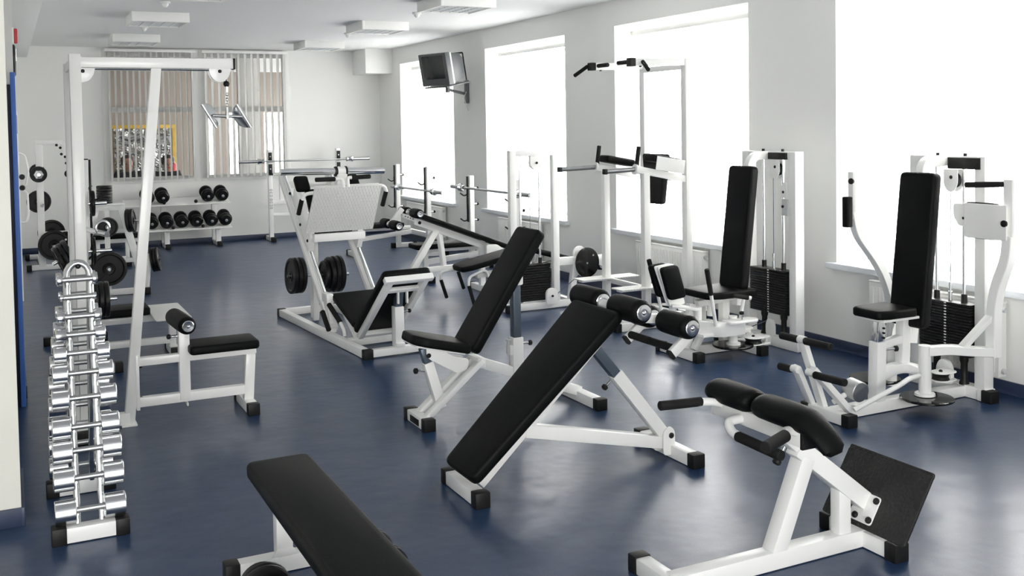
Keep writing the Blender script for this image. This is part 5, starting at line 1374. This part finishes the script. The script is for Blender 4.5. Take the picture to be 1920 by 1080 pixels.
knob(K, (2.225, yK, 0.325), (-1, 0, 0.1), 0.045, 0.018); knob(K, (2.88, yK, 0.42), (1, -0.1, 0), 0.05, 0.017)
part('pull_pin', M().rod((2.79, yK - 0.005, 0.355), (2.79, yK - 0.005, 0.45), 0.010, 12).rod((2.79, yK - 0.005, 0.45), (2.79, yK - 0.005, 0.458), 0.018, 12), SILVER, K)
su = V3((0.42, 0, -0.105)).normalized()
part('seat', M().slab((2.105, yK - 0.155, 0.515), su, (0, 1, 0), [(0, 0.06), (0.07, 0.0), (0.375, 0.0), (0.375, 0.31), (0.07, 0.31), (0, 0.25)], 0.058, 0.03, 0.016), VINYL, K)
part('seat_plate', M().slab((2.13, yK - 0.11, 0.497), su, (0, 1, 0), [(0, 0), (0.33, 0), (0.33, 0.22), (0, 0.22)], 0.01, 0.01, 0.002), WHITE, K)
bu = V3((0.47, 0, 0.70)).normalized()
part('backrest', M().slab((2.52, yK + 0.155, 0.41), (0, -1, 0), bu, [(0, 0), (0.31, 0), (0.31, 0.855), (0, 0.855)], 0.065, 0.04, 0.018), VINYL, K)

# ================================================================== P: abdominal decline bench, centre foreground
P_ = thing('abdominal_bench', (2.5, 4.52, 0), 'long black slanted abdominal bench with padded rollers, in front of the incline bench', 'bench')
fm = M(); yP = 4.52
foot(P_, fm, (1.955, 4.315), (1.955, 4.725)); foot(P_, fm, (3.175, 4.275), (3.175, 4.815))
pu = V3((0.81, 0, 0.745)).normalized(); pnn = V3((-0.745, 0, 0.81)).normalized()
fm.beam(V3((2.025, yP, 0.045)), V3((2.025, yP, 0.045)) + pu * 0.98, 0.06, 0.06, pnn); fm.beam(V3((2.025, yP, 0.045)) + pu * 0.9, V3((2.025, yP, 0.045)) + pu * 0.9 + pnn * 0.08, 0.05, 0.12, pu); fm.beam(V3((2.025, yP, 0.045)) + pu * 0.25, V3((2.025, yP, 0.045)) + pu * 0.25 + pnn * 0.08, 0.05, 0.12, pu)
fm.beam((2.285, yP, 0.270), (3.15, yP, 0.075), 0.065, 0.07, (0, 1, 0))

fm.beam((3.135, yP, 0.11), (2.825, yP, 0.49), 0.065, 0.06, (0, 1, 0))
fm.slab((3.095, yP - 0.042, 0.02), (1, 0, 0), (0, 0, 1), [(0, 0), (0.075, 0), (0.075, 0.13), (0.04, 0.16), (0, 0.13)], 0.008, 0.025, 0.002).slab((3.095, yP + 0.048, 0.02), (1, 0, 0), (0, 0, 1), [(0, 0), (0.075, 0), (0.075, 0.13), (0.04, 0.16), (0, 0.13)], 0.008, 0.025, 0.002)
fm.beam((2.72, yP, 0.80), (3.10, yP, 0.755), 0.055, 0.05)
for y in (4.31, 4.73): fm.beam((3.20, y, 0.735), (3.035, y, 0.605), 0.05, 0.028, (0, 1, 0))
fm.rod((2.80, 4.50, 0.845), (2.80, 4.62, 0.845), 0.03, 20); fm.beam((3.16, 4.30, 0.74), (3.16, 4.74, 0.74), 0.035)
part('frame', fm, WHITE, P_)
part('strut_tube', M().beam((2.845, yP, 0.465), (2.62, yP, 0.735), 0.05, 0.05, (0, 1, 0)), GREYT, P_, 'slate grey strut tube')
bolt(P_, (3.145, yP - 0.048, 0.125), (0, -1, 0), 0.016); knob(P_, (2.80, yP + 0.0, 0.455), (-0.75, 0, -0.6), 0.035, 0.017)
part('pad', M().slab(V3((1.915, yP - 0.165, 0.125)) - pnn * 0.055, pu, (0, 1, 0), [(0, 0), (1.09, -0.065), (1.09, 0.395), (0, 0.33)], 0.062, 0.045, 0.02), VINYL, P_)
roller(P_, (2.80, 4.205, 0.862), (2.80, 4.475, 0.862), 0.062); roller(P_, (2.80, 4.59, 0.862), (2.80, 4.86, 0.862), 0.062)
roller(P_, (3.10, 4.215, 0.752), (3.10, 4.475, 0.752), 0.062); roller(P_, (3.10, 4.565, 0.752), (3.10, 4.83, 0.752), 0.062)
part('foam_bar', M().rod((3.055, 4.325, 0.635), (3.055, 4.52, 0.635), 0.021, 16), FOAM, P_); part('foam_bar', M().rod((3.055, 4.53, 0.635), (3.055, 4.715, 0.635), 0.021, 16), FOAM, P_)
for y in (4.31, 4.73): part('end_plug', M().beam((3.042, y, 0.611), (3.028, y, 0.600), 0.052, 0.032, (0, 1, 0)), RUBBER, P_)

# ================================================================== Q: hyperextension bench, right foreground
Q = thing('hyperextension_bench', (2.7, 3.17, 0), 'white back extension stand with split black hip pad and black footplate', 'exercise machine')
fm = M(); yQ = 3.17
foot(Q, fm, (2.225, 2.93), (2.225, 3.41)); foot(Q, fm, (3.205, 2.965), (3.205, 3.375))
fm.beam((2.225, yQ, 0.039), (3.205, yQ, 0.039), 0.07, 0.07)
fm.beam((2.72, yQ, 0.05), (2.885, yQ, 0.43), 0.07, 0.07, (0, 1, 0))
fm.beam((2.84, yQ, 0.475), (3.315, yQ, 0.105), 0.075, 0.068, (0, 1, 0))
fm.beam((3.085, yQ, 0.05), (3.085, yQ, 0.27), 0.065, 0.055)
part('frame', fm, WHITE, Q)
up_ = M()
d_ = V3((2.64 - 2.88, 0, 0.62 - 0.45)).normalized()
up_.beam((2.88, yQ, 0.45), (2.70, yQ, 0.60), 0.055, 0.05, (0, 1, 0))
part('adjusting_tube', up_, WHITE, Q)
hd = M()
hd.beam((2.665, 2.905, 0.605), (2.665, 3.44, 0.605), 0.075, 0.06)
for ys, sgn in ((2.93, -1), (3.38, 1)):
    hd.path([(2.66, ys, 0.62), (2.58, ys, 0.645), (2.515, ys - 0.06 if sgn < 0 else ys + 0.006, 0.648)], 0.017, 14, 0.05)
hd.path([(2.63, 3.25, 0.60), (2.565, 3.255, 0.595), (2.55, 3.215, 0.565), (2.555, 3.15, 0.557)], 0.019, 14, 0.04)
part('head_frame', hd, WHITE, Q)
cap(Q, (2.665, 2.905, 0.605), (0, -1, 0), 0.066, 0.004, 'end_plug')
grip(Q, (2.535, 3.385, 0.65), (2.335, 3.40, 0.655), 0.0195); grip(Q, (2.53, 2.875, 0.645), (2.37, 2.80, 0.645), 0.023)
grip(Q, (2.553, 3.18, 0.558), (2.56, 2.93, 0.548), 0.021)
knob(Q, (2.80, yQ + 0.02, 0.475), (-0.55, 0, -0.8), 0.055, 0.018)
# two saddle pads: rounded bolsters, the near one with a down-curved end
def bolster(y0, y1, tail):
    mb = M(); loops = []
    n = 22
    pts = []
    r0 = 0.049
    st = [(0.0, 0.5), (0.02, 0.76), (0.07, 0.93), (0.16, 1.0), (0.5, 1.02), (0.84, 1.0), (0.93, 0.93), (0.98, 0.76), (1.0, 0.45)]
    spine = []
    for t, k in st:
        spine.append((V3((2.665, y0 + (y1 - y0) * t, 0.672)), k))
    if tail:
        spine = spine[:-3] + [(V3((2.665, y1 - 0.005, 0.668)), 0.95), (V3((2.670, y1 - 0.045, 0.652)), 0.90), (V3((2.68, y1 - 0.082, 0.622)), 0.84), (V3((2.69, y1 - 0.108, 0.588)), 0.74), (V3((2.693, y1 - 0.117, 0.572)), 0.4)]
    for i, (c, k) in enumerate(spine):
        a = spine[max(0, i - 1)][0]; b_ = spine[min(len(spine) - 1, i + 1)][0]
        tt = (b_ - a).normalized(); x = V3((1, 0, 0)); x = (x - tt * x.dot(tt)).normalized(); y = tt.cross(x)
        th = 1.0
        loops.append([c + x * (r0 * 1.5 * k * math.cos(2 * PI * j / n)) + y * (r0 * k * (0.72 if tail and i > 6 else 1.0) * math.sin(2 * PI * j / n)) for j in range(n)])
    mb._quadloops(loops)
    return mb
part('hip_pad', bolster(3.465, 3.195, False), VINYL, Q); part('hip_pad', bolster(3.17, 2.905, True), VINYL, Q)
part('footplate', M().slab((3.155, 3.345, 0.090), (0, -1, 0), (0.165, 0, 0.26), [(0, 0), (0.455, 0), (0.455, 0.305), (0, 0.305)], 0.012, 0.012, 0.002).slab((3.315, 3.345, 0.335), (0, -1, 0), (0.02, 0, 0.05), [(0, 0), (0.455, 0), (0.455, 0.03), (0, 0.03)], 0.010, 0.012, 0.002), TREADB, Q)
fb = M(); fb.slab((3.20, yQ + 0.0, 0.165), (0, -1, 0), (0.165, 0, 0.26), [(0.0, 0), (0.115, 0), (0.115, 0.10), (0, 0.10)], 0.008, 0.012, 0.002)
part('footplate_bracket', M().slab((3.160, yQ + 0.03, 0.112), (0, -1, 0), (0.165, 0, 0.26), [(0, 0), (0.125, 0), (0.125, 0.125), (0, 0.125)], 0.010, 0.015, 0.002), WHITE, Q)
for y, k in ((3.165, 0.02), (3.09, 0.02), (3.09, 0.105)):
    c = V3((3.160, y, 0.112)) + V3((0.165, 0, 0.26)).normalized() * k
    bolt(Q, c + V3((-0.01, 0, 0.006)), (-0.85, 0, 0.53), 0.014)

# ================================================================== R: flat bench, bottom foreground
Rb = thing('flat_bench', (0.96, 3.5, 0), 'black flat bench on a white frame nearest the camera, dumbbells beside its leg', 'bench')
fm = M()
foot(Rb, fm, (0.735, 4.10), (1.185, 4.10)); foot(Rb, fm, (0.735, 2.85), (1.185, 2.85))
fm.beam((0.962, 4.10, 0.06), (0.962, 4.10, 0.375), 0.065, 0.065); fm.beam((0.962, 2.85, 0.06), (0.962, 2.85, 0.375), 0.065)
fm.beam((0.962, 2.85, 0.365), (0.962, 4.10, 0.365), 0.06, 0.05)
fm.slab((0.935, 4.068, 0.07), (1, 0, 0), (0, 0, 1), [(-0.03, 0), (0.085, 0), (0.06, 0.03), (-0.005, 0.03)], 0.004, 0.005, 0.001)
part('frame', fm, WHITE, Rb)
part('pad', M().slab((0.828, 2.70, 0.388), (1, 0, 0), (0, 1, 0), [(0, 0), (0.264, 0), (0.264, 1.465), (0, 1.465)], 0.062, 0.045, 0.018), VINYL, Rb)
bd_place(0.802, 3.635, 0.101, 0.0, 'black plate loaded dumbbell on the floor left of the nearest flat bench', 'dumbbells on the floor by the flat bench', 4)
bd_place(1.245, 3.765, 0.101, 0.0, 'black plate loaded dumbbell half hidden behind the right side of the nearest flat bench', 'dumbbells on the floor by the flat bench', 4)
